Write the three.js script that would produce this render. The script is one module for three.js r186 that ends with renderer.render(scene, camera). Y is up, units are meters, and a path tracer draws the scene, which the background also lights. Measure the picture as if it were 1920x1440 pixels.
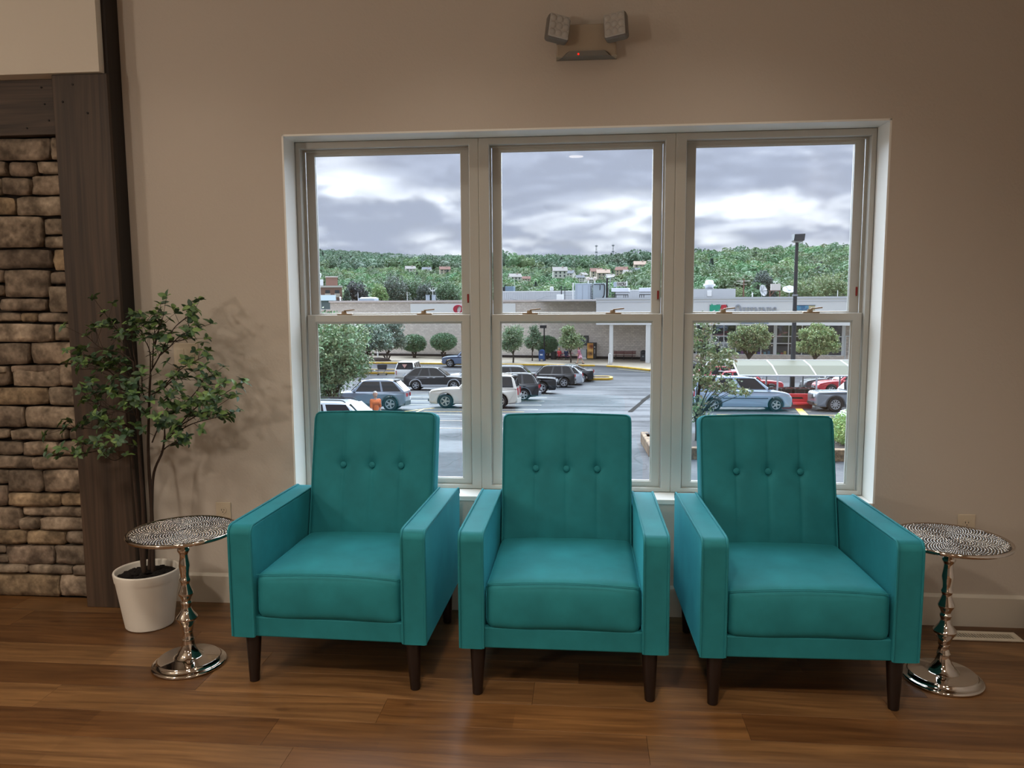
import * as THREE from 'three';
import { mergeGeometries, mergeVertices } from 'three/addons/utils/BufferGeometryUtils.js';
import { RoundedBoxGeometry } from 'three/addons/geometries/RoundedBoxGeometry.js';
import { ConvexGeometry } from 'three/addons/geometries/ConvexGeometry.js';
import { TextGeometry } from 'three/addons/geometries/TextGeometry.js';
import { FontLoader } from 'three/addons/loaders/FontLoader.js';
import { MarchingCubes } from 'three/addons/objects/MarchingCubes.js';
import { RectAreaLightUniformsLib } from 'three/addons/lights/RectAreaLightUniformsLib.js';

// ---------------------------------------------------------------- camera, renderer, exposure
const scene = new THREE.Scene();
const camera = new THREE.PerspectiveCamera(52.54, 1920 / 1440, 0.05, 8000);
camera.position.set(0, 1.4, 3.365);
camera.rotation.set(-0.1093, 0.0946, -0.006, 'YXZ');
const renderer = new THREE.WebGLRenderer({ antialias: true });
renderer.toneMapping = THREE.LinearToneMapping;
renderer.toneMappingExposure = 1.0;
renderer.shadowMap.enabled = true;
RectAreaLightUniformsLib.init();

// ---------------------------------------------------------------- noise
function rng(seed) { let a = seed >>> 0; return () => { a = (a + 0x6D2B79F5) | 0; let t = Math.imul(a ^ (a >>> 15), 1 | a); t = (t + Math.imul(t ^ (t >>> 7), 61 | t)) ^ t; return ((t ^ (t >>> 14)) >>> 0) / 4294967296; }; }
const hash = (x, y, s) => { let h = Math.imul(x, 374761393) ^ Math.imul(y, 668265263) ^ Math.imul(s, 974634541); h = Math.imul(h ^ (h >>> 13), 1274126177); return ((h ^ (h >>> 16)) >>> 0) / 4294967296; };
function vnoise(x, y, s = 0, px = 0, py = 0) {
  let xi = Math.floor(x), yi = Math.floor(y); const fx = x - xi, fy = y - yi, u = fx * fx * (3 - 2 * fx), v = fy * fy * (3 - 2 * fy);
  const m = (a, p) => p ? ((a % p) + p) % p : a, x0 = m(xi, px), x1 = m(xi + 1, px), y0 = m(yi, py), y1 = m(yi + 1, py);
  return (hash(x0, y0, s) * (1 - u) + hash(x1, y0, s) * u) * (1 - v) + (hash(x0, y1, s) * (1 - u) + hash(x1, y1, s) * u) * v;
}
function fbm(x, y, o = 5, s = 0, px = 0, py = 0) { let a = 0.5, t = 0, n = 0; for (let i = 0; i < o; i++) { t += a * vnoise(x, y, s + i * 17, px, py); n += a; a *= 0.5; x *= 2; y *= 2; px *= 2; py *= 2; } return t / n; }
const clamp = (x, a = 0, b = 1) => Math.min(b, Math.max(a, x)), lerp = (a, b, t) => a + (b - a) * t, sstep = (a, b, x) => { const t = clamp((x - a) / (b - a)); return t * t * (3 - 2 * t); };

// ---------------------------------------------------------------- sky: broken overcast, brighter overhead as an overcast sky is
const SKY = 1.38;
{
  const W = 2048, H = 1024, d = new Float32Array(W * H * 4);
  // bright breaks in the cloud: azimuth from straight ahead, elevation, their spreads (degrees), strength
  const gaps = [[-17, 8.2, 3.2, 0.8, 1], [-11.5, 7.2, 4.5, 0.5, 0.7], [-11.3, 4.5, 1.4, 0.5, 0.7], [-9.6, 3.2, 1.5, 0.35, 0.7], [2.6, 6.5, 3.6, 0.75, 1], [3.6, 4.7, 1.5, 0.55, 1], [-4.8, 3.9, 2.6, 0.25, 0.6], [1, 4.0, 2.5, 0.3, 0.5], [10.6, 6.3, 3.4, 0.65, 1], [17, 5.0, 0.9, 0.25, 0.7], [9, 4.0, 1.8, 0.4, 0.9], [12, 3.4, 2.5, 0.3, 0.5], [-18, 10, 2, 1, 0.5], [40, 8, 12, 1.6, 0.9], [-45, 7, 10, 1.5, 0.9], [75, 16, 16, 3, 0.8], [-90, 14, 18, 3, 0.8], [130, 12, 18, 2.5, 0.8], [180, 8, 16, 1.6, 0.9], [-140, 18, 18, 3, 0.8]];
  for (let j = 0; j < H; j++) {
    const el = ((j + 0.5) / H - 0.5) * Math.PI, y = Math.sin(el), c = Math.cos(el), ed = el * 180 / Math.PI;
    for (let i = 0; i < W; i++) {
      const a = ((i + 0.5) / W - 0.5) * 2 * Math.PI, x = c * Math.cos(a), z = c * Math.sin(a), az = Math.atan2(x, -z) * 180 / Math.PI;
      const k = 1 / (Math.max(y, 0) + 0.14), u = x * k * 2.0 + 31, v = z * k * 2.3 + 17;
      const wx = fbm(u * 0.9, v * 0.9, 3, 5) - 0.5, n = fbm(u + wx * 1.3, v + wx, 6, 1), fine = fbm(u * 3.4 + wx * 3, v * 3.4 + wx * 2, 5, 9);
      let open = sstep(0.50, 0.70, n) * 0.55;
      for (const [ga, ge, sa, se, p] of gaps) { let da = az - ga; if (da > 180) da -= 360; if (da < -180) da += 360; const r = (da / sa) ** 2 + ((ed - ge + (fine - 0.5) * 1.5) / se) ** 2; if (r < 9) open += p * Math.exp(-r) * (0.55 + 0.8 * fine); }
      open = clamp(open + (fine - 0.5) * 0.28);
      const shade = 0.84 + 0.34 * (fine - 0.5) + 0.4 * (n - 0.5);
      const cie = (1 + 2.5 * Math.max(y, 0)) / 1.35;
      const g = [0.405 * shade, 0.468 * shade, 0.605 * shade], w = [0.97, 1.04, 1.12], o = (j * W + i) * 4;
      for (let q = 0; q < 3; q++) d[o + q] = SKY * cie * lerp(g[q], w[q], open) * (y < 0 ? 0.45 : 1);
      d[o + 3] = 1;
    }
  }
  const t = new THREE.DataTexture(d, W, H, THREE.RGBAFormat, THREE.FloatType);
  t.mapping = THREE.EquirectangularReflectionMapping; t.magFilter = THREE.LinearFilter; t.needsUpdate = true;
  scene.background = t; scene.environment = t;
}

// wide soft light for bright cloud out of view, placed to light chairs and jambs
const unseenSkyGlow = new THREE.DirectionalLight(new THREE.Color().setRGB(0.86, 1, 1.14), 12);
unseenSkyGlow.position.set(-6, 62, -46); unseenSkyGlow.target.position.set(0, 0, 0); unseenSkyGlow.castShadow = true; unseenSkyGlow.shadow.radius = 190; unseenSkyGlow.shadow.mapSize.set(4096, 4096);
Object.assign(unseenSkyGlow.shadow.camera, { left: -130, right: 130, top: 130, bottom: -130, near: 1, far: 400 }); scene.add(unseenSkyGlow, unseenSkyGlow.target);

// ---------------------------------------------------------------- room lights: warm round downlights in the ceiling (their fittings are built with the ceiling)
const CEIL = 2.95, LAMP_COLOR = new THREE.Color().setRGB(1, 0.88, 0.74);
// x, z, intensity, cone: first seen reflected, rest unseen: a wall row, and lamps placed to light the room
const LAMPS = [[-0.113, 5.018, 17, 1.25], [-1.7, 0.78, 1.5, 1.05], [-0.55, 0.78, 2.5, 1.05], [0.55, 0.78, 2.5, 1.05], [-0.4, 3.0, 20, 1.25], [1.2, 2.9, 9, 1.25], [-2.7, 2.5, 11, 1.2], [-4.6, 6.9, 14, 1.25]];
const UNSEEN_PENDANTS = [[-3.6, 2.4, 2.3, 2.2], [-3.0, 1.75, 3.9, 4.6]];  // unseen lamps out of view, placed to light soffit, stone wall and plant pot

// ---------------------------------------------------------------- helpers
const V = (x, y, z) => new THREE.Vector3(x, y, z), PI = Math.PI;
function place(g, x = 0, y = 0, z = 0, rx = 0, ry = 0, rz = 0) { if (rx || ry || rz) g.applyMatrix4(new THREE.Matrix4().makeRotationFromEuler(new THREE.Euler(rx, ry, rz))); g.translate(x, y, z); return g; }
const box = (w, h, d, ...p) => place(new THREE.BoxGeometry(w, h, d), ...p);
const rbox = (w, h, d, r, ...p) => place(new RoundedBoxGeometry(w, h, d, 2, r), ...p);
const cyl = (r0, r1, h, n, ...p) => place(new THREE.CylinderGeometry(r0, r1, h, n), ...p);
const ball = (r, n, ...p) => place(new THREE.SphereGeometry(r, n, Math.max(6, n >> 1)), ...p);
const tube = (pts, r, n = 6, seg = 0, closed = false) => new THREE.TubeGeometry(new THREE.CatmullRomCurve3(pts.map((p) => p.isVector3 ? p : V(...p)), closed, 'catmullrom', 0.3), seg || pts.length * 4, r, n, closed);
function taper(pts, r0, r1, n = 6, seg = 0) {
  const c = new THREE.CatmullRomCurve3(pts.map((p) => V(...p)), false, 'catmullrom', 0.5), S = seg || pts.length * 3, g = new THREE.TubeGeometry(c, S, 1, n), P = g.attributes.position, q = V(0, 0, 0);
  for (let i = 0; i <= S; i++) { const o = c.getPointAt(i / S), r = lerp(r0, r1, i / S); for (let j = 0; j <= n; j++) { const k = i * (n + 1) + j; q.fromBufferAttribute(P, k).sub(o).multiplyScalar(r).add(o); P.setXYZ(k, q.x, q.y, q.z); } }
  return g;
}
const bar = (a, b, r, n = 6) => { const A = V(...a), B = V(...b), g = new THREE.CylinderGeometry(r, r, A.distanceTo(B), n); g.applyQuaternion(new THREE.Quaternion().setFromUnitVectors(V(0, 1, 0), B.clone().sub(A).normalize())); return g.translate((A.x + B.x) / 2, (A.y + B.y) / 2, (A.z + B.z) / 2); };
const lathe = (pts, n = 32, ...p) => place(new THREE.LatheGeometry(pts.map(([r, y]) => new THREE.Vector2(r, y)), n), ...p);
const shapeOf = (pts) => new THREE.Shape(pts.map(([x, y]) => new THREE.Vector2(x, y)));
const extr = (s, depth, b = 0, o = {}) => new THREE.ExtrudeGeometry(Array.isArray(s) ? shapeOf(s) : s, { depth, bevelEnabled: b > 0, bevelSize: b, bevelThickness: b, bevelOffset: -b, bevelSegments: 2, curveSegments: 10, ...o });
const hull = (pts) => new ConvexGeometry(pts.map((p) => V(...p)));
function muv(g0, s = 1, ox = 0, oy = 0) {       // texture coordinates in metres, from the side each face looks to
  const g = g0.index ? g0.toNonIndexed() : g0, p = g.attributes.position, uv = new Float32Array(p.count * 2), a = V(0, 0, 0), b = V(0, 0, 0), c = V(0, 0, 0);
  for (let i = 0; i < p.count; i += 3) {
    a.fromBufferAttribute(p, i); b.fromBufferAttribute(p, i + 1); c.fromBufferAttribute(p, i + 2);
    const n = b.clone().sub(a).cross(c.clone().sub(a)), ax = Math.abs(n.x), ay = Math.abs(n.y), az = Math.abs(n.z);
    [a, b, c].forEach((q, k) => { const [u, v] = ax > ay && ax > az ? [q.z, q.y] : ay > az ? [q.x, q.z] : [q.x, q.y]; uv[(i + k) * 2] = u * s + ox; uv[(i + k) * 2 + 1] = v * s + oy; });
  }
  g.setAttribute('uv', new THREE.BufferAttribute(uv, 2)); return g;
}
function join(list) {
  return mergeGeometries(list.map((g0) => { const g = g0.index ? g0.toNonIndexed() : g0; for (const k of Object.keys(g.attributes)) if (!['position', 'normal', 'uv'].includes(k)) g.deleteAttribute(k); if (!g.attributes.normal) g.computeVertexNormals(); if (!g.attributes.uv) g.setAttribute('uv', new THREE.BufferAttribute(new Float32Array(g.attributes.position.count * 2), 2)); g.morphAttributes = {}; return g; }));
}
const counts = {};
const numbered = (n) => { const k = counts[n] = (counts[n] ?? -1) + 1; return k ? n + '_' + String(k).padStart(3, '0') : n; };
function thing(name, label, category, [x, y, z] = [0, 0, 0], turn = 0, group) { const o = new THREE.Group(); o.name = numbered(name); o.position.set(x, y, z); o.rotation.y = turn; o.userData = { label, category }; if (group) o.userData.group = group; scene.add(o); return o; }
function part(name, geo, mat, parent, label) { const m = new THREE.Mesh(Array.isArray(geo) ? join(geo) : geo, mat); m.name = name; if (label) m.userData.label = label; parent.add(m); return m; }
function solo(name, label, category, geo, mat, pos = [0, 0, 0], turn = 0, group) { const m = new THREE.Mesh(Array.isArray(geo) ? join(geo) : geo, mat); m.name = numbered(name); m.position.set(...pos); m.rotation.y = turn; m.userData = { label, category }; if (group) m.userData.group = group; scene.add(m); return m; }
function struct(name, geo, mat) { const m = geo ? new THREE.Mesh(Array.isArray(geo) ? join(geo) : geo, mat) : new THREE.Group(); m.name = name; m.userData.kind = 'structure'; scene.add(m); return m; }
function dup(root, pos, turn, label) { const r = root.clone(); r.name = numbered(root.name.replace(/_\d{3}$/, '')); r.position.set(...pos); r.rotation.y = turn; r.userData = { ...root.userData, label }; scene.add(r); return r; }
function copies(name, geo, mat, mats, colors, parent) { const m = new THREE.InstancedMesh(geo, mat, mats.length); mats.forEach((q, i) => m.setMatrixAt(i, q)); if (colors) colors.forEach((c, i) => m.setColorAt(i, c)); m.name = name; m.userData.kind = 'stuff'; (parent ?? scene).add(m); return m; }
const MX = (p, q, s) => new THREE.Matrix4().compose(p, q, typeof s === 'number' ? V(s, s, s) : s), EQ = (x, y, z) => new THREE.Quaternion().setFromEuler(new THREE.Euler(x, y, z));
function tex(w, h, f, srgb = true, rx = 1, ry = 1) {           // f(u, v) -> [r, g, b] 0..1 or one number
  const d = new Uint8Array(w * h * 4);
  for (let j = 0; j < h; j++) for (let i = 0; i < w; i++) { const c = f(i / w, j / h, i, j), o = (j * w + i) * 4; for (let k = 0; k < 3; k++) d[o + k] = 255 * clamp(typeof c === 'number' ? c : c[k]); d[o + 3] = 255; }
  const t = new THREE.DataTexture(d, w, h); t.wrapS = t.wrapT = THREE.RepeatWrapping; t.magFilter = THREE.LinearFilter; t.minFilter = THREE.LinearMipmapLinearFilter; t.generateMipmaps = true; t.repeat.set(rx, ry); if (srgb) t.colorSpace = THREE.SRGBColorSpace; t.needsUpdate = true; return t;
}
const std = (color, roughness = 0.6, metalness = 0, o = {}) => new THREE.MeshStandardMaterial({ color, roughness, metalness, ...o });
const phys = (color, roughness, o = {}) => new THREE.MeshPhysicalMaterial({ color, roughness, ...o });
const mixc = (a, b, t) => a.map((x, i) => lerp(x, b[i], t));
const STONES = `-2.781 -2.371 2.027 2.122 1;-2.368 -2.305 2.023 2.121 0;-2.789 -2.580 1.961 2.024 0;-2.577 -2.451 1.957 2.021 0;-2.444 -2.303 1.965 2.020 0;-2.795 -2.619 1.877 1.954 0;-2.614 -2.477 1.876 1.952 1;-2.474 -2.302 1.874 1.958 0;-2.803 -2.561 1.790 1.869 0;-2.548 -2.307 1.783 1.867 0;-2.812 -2.441 1.641 1.781 0;-2.436 -2.307 1.698 1.770 0;-2.434 -2.309 1.641 1.694 0;-2.822 -2.407 1.550 1.637 1;-2.403 -2.308 1.537 1.633 0;-2.829 -2.643 1.483 1.545 0;-2.642 -2.427 1.417 1.543 1;-2.417 -2.310 1.476 1.532 1;-2.835 -2.653 1.423 1.478 0;-2.426 -2.308 1.351 1.470 0;-2.667 -2.442 1.355 1.413 0;-2.845 -2.576 1.308 1.350 0;-2.566 -2.483 1.307 1.349 0;-2.478 -2.310 1.303 1.348 0;-2.851 -2.422 1.215 1.301 0;-2.407 -2.313 1.220 1.297 0;-2.859 -2.546 1.110 1.211 0;-2.532 -2.313 1.115 1.215 0;-2.866 -2.657 1.070 1.106 0;-2.648 -2.314 1.071 1.110 0;-2.868 -2.655 1.013 1.103 0;-2.643 -2.404 1.011 1.103 0;-2.402 -2.316 1.014 1.113 0;-2.876 -2.471 0.924 1.006 0;-2.459 -2.315 0.923 1.009 0;-2.884 -2.601 0.817 0.917 0;-2.586 -2.318 0.818 0.918 0;-2.891 -2.679 0.762 0.809 0;-2.664 -2.386 0.759 0.811 0;-2.379 -2.315 0.761 0.813 0;-2.897 -2.615 0.688 0.751 1;-2.611 -2.435 0.686 0.753 0;-2.433 -2.318 0.688 0.755 0;-2.903 -2.562 0.623 0.682 0;-2.556 -2.316 0.623 0.683 0;-2.909 -2.698 0.545 0.616 0;-2.696 -2.523 0.512 0.616 0;-2.516 -2.317 0.515 0.621 0;-2.916 -2.708 0.440 0.540 0;-2.707 -2.448 0.443 0.507 0;-2.442 -2.320 0.447 0.508 0;-2.926 -2.650 0.331 0.436 0;-2.641 -2.320 0.394 0.441 0;-2.652 -2.556 0.331 0.387 0;-2.551 -2.319 0.331 0.391 0;-2.933 -2.621 0.259 0.328 0;-2.620 -2.429 0.258 0.326 0;-2.419 -2.320 0.265 0.328 0;-2.938 -2.737 0.209 0.254 0;-2.737 -2.499 0.159 0.254 0;-2.492 -2.321 0.167 0.258 1;-2.942 -2.721 0.165 0.206 0;-2.946 -2.633 0.116 0.160 0;-2.630 -2.405 0.115 0.161 0;-2.402 -2.320 0.112 0.165 0;-2.954 -2.482 0.004 0.110 0;-2.474 -2.319 0.008 0.111 0`.split(';').map((s) => s.split(' ').map(Number));
const BRANCHES = `t:-1.87,0.21,0.25 -1.86,0.49,0.25 -1.86,0.75,0.25 -1.84,1.00,0.25 -1.83,1.09,0.25
t:-1.90,0.20,0.27 -1.88,0.50,0.28 -1.87,0.76,0.30 -1.86,1.01,0.31 -1.86,1.15,0.32
t:-1.90,0.20,0.23 -1.88,0.46,0.22 -1.86,0.65,0.22 -1.82,0.75,0.21 -1.81,0.82,0.20
t:-1.92,0.22,0.24 -1.94,0.56,0.23 -1.96,0.77,0.21 -1.98,0.93,0.20
r:-1.81,0.82,0.20 -1.80,0.88,0.21 -1.76,0.92,0.22 -1.70,0.96,0.23 -1.64,1.02,0.23 -1.60,1.07,0.24 -1.54,1.09,0.25
r:-1.81,0.80,0.20 -1.74,0.84,0.22 -1.66,0.88,0.24 -1.55,0.91,0.26 -1.47,0.93,0.28
r:-1.74,0.86,0.22 -1.62,0.96,0.26 -1.52,1.00,0.29 -1.42,1.05,0.33
r:-1.77,0.83,0.21 -1.70,0.88,0.24 -1.60,0.93,0.27 -1.53,0.95,0.30
r:-1.83,0.75,0.20 -1.76,0.79,0.25 -1.68,0.81,0.30
r:-1.84,1.00,0.25 -1.79,1.03,0.24 -1.72,1.10,0.23 -1.68,1.13,0.21 -1.60,1.17,0.20
r:-1.78,1.03,0.24 -1.76,1.06,0.20 -1.72,1.07,0.15
r:-1.83,1.10,0.25 -1.79,1.17,0.24 -1.75,1.25,0.23 -1.72,1.30,0.21 -1.64,1.36,0.20
r:-1.79,1.17,0.24 -1.73,1.21,0.26 -1.68,1.25,0.28 -1.61,1.28,0.30
r:-1.75,1.23,0.24 -1.72,1.23,0.20 -1.69,1.25,0.15
r:-1.83,1.09,0.25 -1.81,1.19,0.28 -1.81,1.25,0.32 -1.81,1.30,0.35
r:-1.82,1.12,0.25 -1.82,1.22,0.23 -1.82,1.33,0.20
r:-1.81,1.21,0.24 -1.77,1.28,0.27 -1.73,1.34,0.30
r:-1.80,0.96,0.25 -1.72,1.01,0.30 -1.66,1.05,0.35
r:-1.84,0.86,0.22 -1.82,0.92,0.17 -1.81,0.98,0.12
r:-1.84,0.80,0.25 -1.76,0.88,0.33 -1.68,0.93,0.40
l:-1.86,1.15,0.32 -1.91,1.19,0.33 -1.98,1.21,0.35 -2.03,1.26,0.36
l:-1.86,1.06,0.30 -1.92,1.10,0.32 -2.00,1.12,0.33 -2.08,1.12,0.35
l:-1.86,1.01,0.30 -1.95,1.06,0.27 -2.03,1.12,0.26 -2.15,1.16,0.26
l:-1.87,1.12,0.30 -1.91,1.23,0.28 -1.97,1.30,0.27 -2.01,1.35,0.26
l:-1.86,1.12,0.30 -1.87,1.21,0.30 -1.87,1.34,0.30
l:-1.88,0.92,0.28 -1.93,0.94,0.31 -1.99,0.96,0.33 -2.05,1.00,0.36
l:-1.93,0.77,0.24 -2.00,0.83,0.26 -2.09,0.86,0.28 -2.19,0.87,0.30
l:-1.94,0.75,0.24 -2.02,0.77,0.27 -2.11,0.76,0.31 -2.20,0.75,0.34
l:-1.98,0.86,0.20 -2.03,0.90,0.26 -2.07,0.97,0.26 -2.09,1.04,0.26
l:-1.90,0.75,0.25 -1.92,0.76,0.30 -1.95,0.74,0.35 -1.97,0.78,0.40
l:-1.87,0.97,0.30 -1.86,1.03,0.38 -1.87,1.06,0.45
l:-1.98,0.83,0.20 -1.98,0.87,0.30 -1.97,0.93,0.40
l:-1.87,0.87,0.28 -1.86,0.95,0.34 -1.84,1.01,0.40
l:-1.87,1.06,0.30 -1.94,1.12,0.26 -2.02,1.16,0.26
r:-1.84,0.96,0.25 -1.82,1.02,0.33 -1.78,1.11,0.40
r:-1.84,0.91,0.25 -1.81,0.95,0.35 -1.77,0.99,0.45
l:-1.89,0.80,0.26 -1.88,0.84,0.35 -1.86,0.84,0.45`.split('\n').map((l) => [l[0], l.slice(2).split(' ').map((p) => p.split(',').map(Number))]);
// ================================================================ the room
const T = {
  plank: tex(1024, 256, (u, v) => { const w = fbm(u * 2, v * 4, 3, 3, 2, 4) * 0.22, g = fbm(u * 9, v * 110 + w * 40, 4, 7, 9, 0), r = fbm(u * 2, v * 14 + w * 10, 3, 21), b = 0.5 + 0.5 * Math.sin((v * 34 + w * 40) * 2); let t = 0.55 * g + 0.33 * r + 0.12 * b; const k1 = Math.hypot((u - 0.31) * 34, (v - 0.62) * 52), k2 = Math.hypot((u - 0.77) * 40, (v - 0.2) * 60); t -= 0.5 * Math.exp(-k1 * k1 * 6) + 0.45 * Math.exp(-k2 * k2 * 7); return mixc([0.40, 0.305, 0.215], [0.66, 0.535, 0.395], clamp(t * 1.6 - 0.30)); }),
  beam: tex(512, 1024, (u, v) => { const w = fbm(u * 3, v * 2, 3, 31) * 0.6, g = fbm(u * 60 + w * 9, v * 6, 4, 33), r = fbm(u * 7 + w * 5, v * 1.6, 3, 37); return mixc([0.14, 0.105, 0.082], [0.44, 0.35, 0.28], clamp(0.6 * g + 0.6 * r - 0.16)); }),
  stone: tex(512, 512, (u, v) => { const n = fbm(u * 6, v * 6, 6, 41, 6, 6), m = fbm(u * 22, v * 22, 3, 45, 22, 22); const t = 0.65 * n + 0.35 * m; return mixc([0.36, 0.33, 0.30], [0.92, 0.88, 0.83], clamp(t * 1.7 - 0.35)); }),
  bump: tex(256, 256, (u, v) => fbm(u * 24, v * 24, 5, 51, 24, 24), false),
  weave: tex(256, 256, (u, v) => 0.5 + 0.25 * Math.sin(u * 256 * PI / 2) * Math.sin(v * 256 * PI / 2) + 0.3 * (vnoise(u * 64, v * 64, 3, 64, 64) - 0.5), false),
  fabric: tex(256, 256, (u, v) => { const n = fbm(u * 5, v * 5, 4, 61, 5, 5); return 0.9 + 0.16 * (n - 0.5); }),
  grime: tex(256, 256, (u, v) => 0.86 + 0.2 * (fbm(u * 7, v * 7, 5, 71, 7, 7) - 0.4)),
};
const rep = (t, x, y = x) => { const c = t.clone(); c.repeat.set(x, y); c.needsUpdate = true; return c; };
const wallM = std(0xc4baaf, 0.85, 0, { bumpMap: rep(T.bump, 5), bumpScale: 0.0006 });
const soffitM = std(0xd8d0c4, 0.85, 0, { bumpMap: wallM.bumpMap, bumpScale: 0.0005 });
const ceilM = std(0xd8d2c6, 0.9), whiteM = std(0xeceae4, 0.42), trimM = std(0xd2cabd, 0.45), vinylM = std(0xbdbbb4, 0.35), plasticM = std(0xd8d4cb, 0.4);
const beamM = std(0xffffff, 0.62, 0, { map: rep(T.beam, 1.6, 0.36), bumpMap: rep(T.beam, 1.6, 0.36), bumpScale: 0.002 });
const beamHM = std(0xffffff, 0.62, 0, { map: (() => { const t = T.beam.clone(); t.rotation = PI / 2; t.repeat.set(1.6, 0.5); t.needsUpdate = true; return t; })() });
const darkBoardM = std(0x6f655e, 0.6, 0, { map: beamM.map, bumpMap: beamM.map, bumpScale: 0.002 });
const darkM = std(0x1b1613, 0.8);

// floor: planks running along the window wall
{
  const floor = struct('floor', [box(8.5, 0.14, 9, -2.3, -0.081, 4.3)], std(0x1a120c, 0.9));
  const R = rng(11), tones = ['#d6c2a8', '#c4ab8d', '#e6d2b6', '#b79d80', '#d6bc9a'].map((c) => [0, 1, 2].map((k) => std(c, 0.40, 0, { map: (() => { const t = T.plank.clone(); t.repeat.set(0.62, 1.0); t.offset.set(k * 0.37, k * 0.29 + 0.13); t.needsUpdate = true; return t; })(), roughness: 0.36 + 0.03 * k, bumpMap: T.bump, bumpScale: 0.0002 })));
  const W = 0.16, far = [];
  const firstSeam = { 4: -1.4, 5: 0.53, 6: -1.02, 7: 0.31, 3: 1.2, 2: -0.4 };
  for (let r = 0; r < 52; r++) {
    const z0 = 0.01 + r * W; let x = r in firstSeam ? firstSeam[r] - 1.22 * 6 : -6.9 + R() * 1.2;
    for (; x < 1.85;) {
      const L = 1.22, x0 = Math.max(x, -6.4), x1 = Math.min(x + L, 1.858); x += L;
      if (x1 - x0 < 0.02) continue;
      const g = muv(rbox(x1 - x0 - 0.0008, 0.012, W - 0.0008, 0.0006, 0, 0, 0), 1, R() * 3, R() * 3); g.translate((x0 + x1) / 2, -0.006, z0 + W / 2);
      const mat = tones[Math.floor(R() * 5)][Math.floor(R() * 3)];
      if (z0 < 1.7 && x1 > -3.2) part('plank', g, mat, floor); else far.push(g);
    }
  }
  const f = part('plank', far, tones[0][0], floor); f.userData.kind = 'stuff';
}
// walls, ceiling
const X0 = -1.318, X1 = 1.227, YB = 0.523, YT = 2.113, RW = 1.858;
{
  const s = shapeOf([[-2.04, 0], [RW + 0.2, 0], [RW + 0.2, CEIL], [-2.04, CEIL]]); s.holes.push(new THREE.Path([[X0, YB], [X0, YT], [X1, YT], [X1, YB]].map(([x, y]) => new THREE.Vector2(x, y))));
  const front = struct('wall_front', muv(extr(s, 0.24).translate(0, 0, -0.24)), wallM);
  struct('wall_right', muv(box(0.2, CEIL, 9, RW + 0.1, CEIL / 2, 4.5)), wallM);
  struct('wall_back', muv(box(8.8, CEIL, 0.2, -2.4, CEIL / 2, 8.9)), wallM);
  struct('wall_left', muv(box(0.2, CEIL, 9.2, -6.6, CEIL / 2, 4.4)), wallM);
  struct('ceiling', muv(box(9, 0.2, 9.6, -2.3, CEIL + 0.1, 4.3)), ceilM);
  struct('soffit', muv(box(4.45, CEIL - 2.365, 0.53, -2.052 - 2.225, (CEIL + 2.365) / 2, 0.13 - 0.265)), soffitM);
  const bb = (L, x, y, z, ry) => muv(place(extr([[0, 0], [0.015, 0], [0.015, 0.128], [0.009, 0.138], [0, 0.138]], L), 0, 0, 0, 0, ry, 0).translate(x, y, z));
  struct('baseboard_front', bb(RW + 2.03, -2.03, 0, 0, -PI / 2).applyMatrix4(new THREE.Matrix4().makeScale(1, 1, 1)), trimM);
  struct('baseboard_right', muv(box(0.015, 0.138, 8.6, RW - 0.0075, 0.069, 4.35)), trimM);
}
// baseboard profile runs along +x after the turn: rebuild it plainly facing the room
{ const b = scene.getObjectByName('baseboard_front'); b.geometry = muv(extr([[0, 0], [0.015, 0], [0.015, 0.126], [0.008, 0.138], [0, 0.138]], RW + 2.03).applyMatrix4(new THREE.Matrix4().makeBasis(V(0, 0, 1), V(0, 1, 0), V(-1, 0, 0))).translate(RW, 0, 0.0005)); }
// window reveal
{
  const D = 0.13, t = 0.008;
  struct('trim_1', muv(box(X1 - X0, t, D, (X0 + X1) / 2, YT - t / 2 + 0.0005, -D / 2 + 0.001)), whiteM);
  struct('trim_2', muv(box(t, YT - YB, D, X0 + t / 2, (YT + YB) / 2, -D / 2 + 0.001)), whiteM);
  struct('trim_3', muv(box(t, YT - YB, D, X1 - t / 2, (YT + YB) / 2, -D / 2 + 0.001)), whiteM);
  struct('trim_4', muv(rbox(X1 - X0 - 2 * t, 0.022, D + 0.004, 0.003, (X0 + X1) / 2, YB + 0.011 - 0.02, -D / 2 + 0.001)), whiteM);
}
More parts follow.
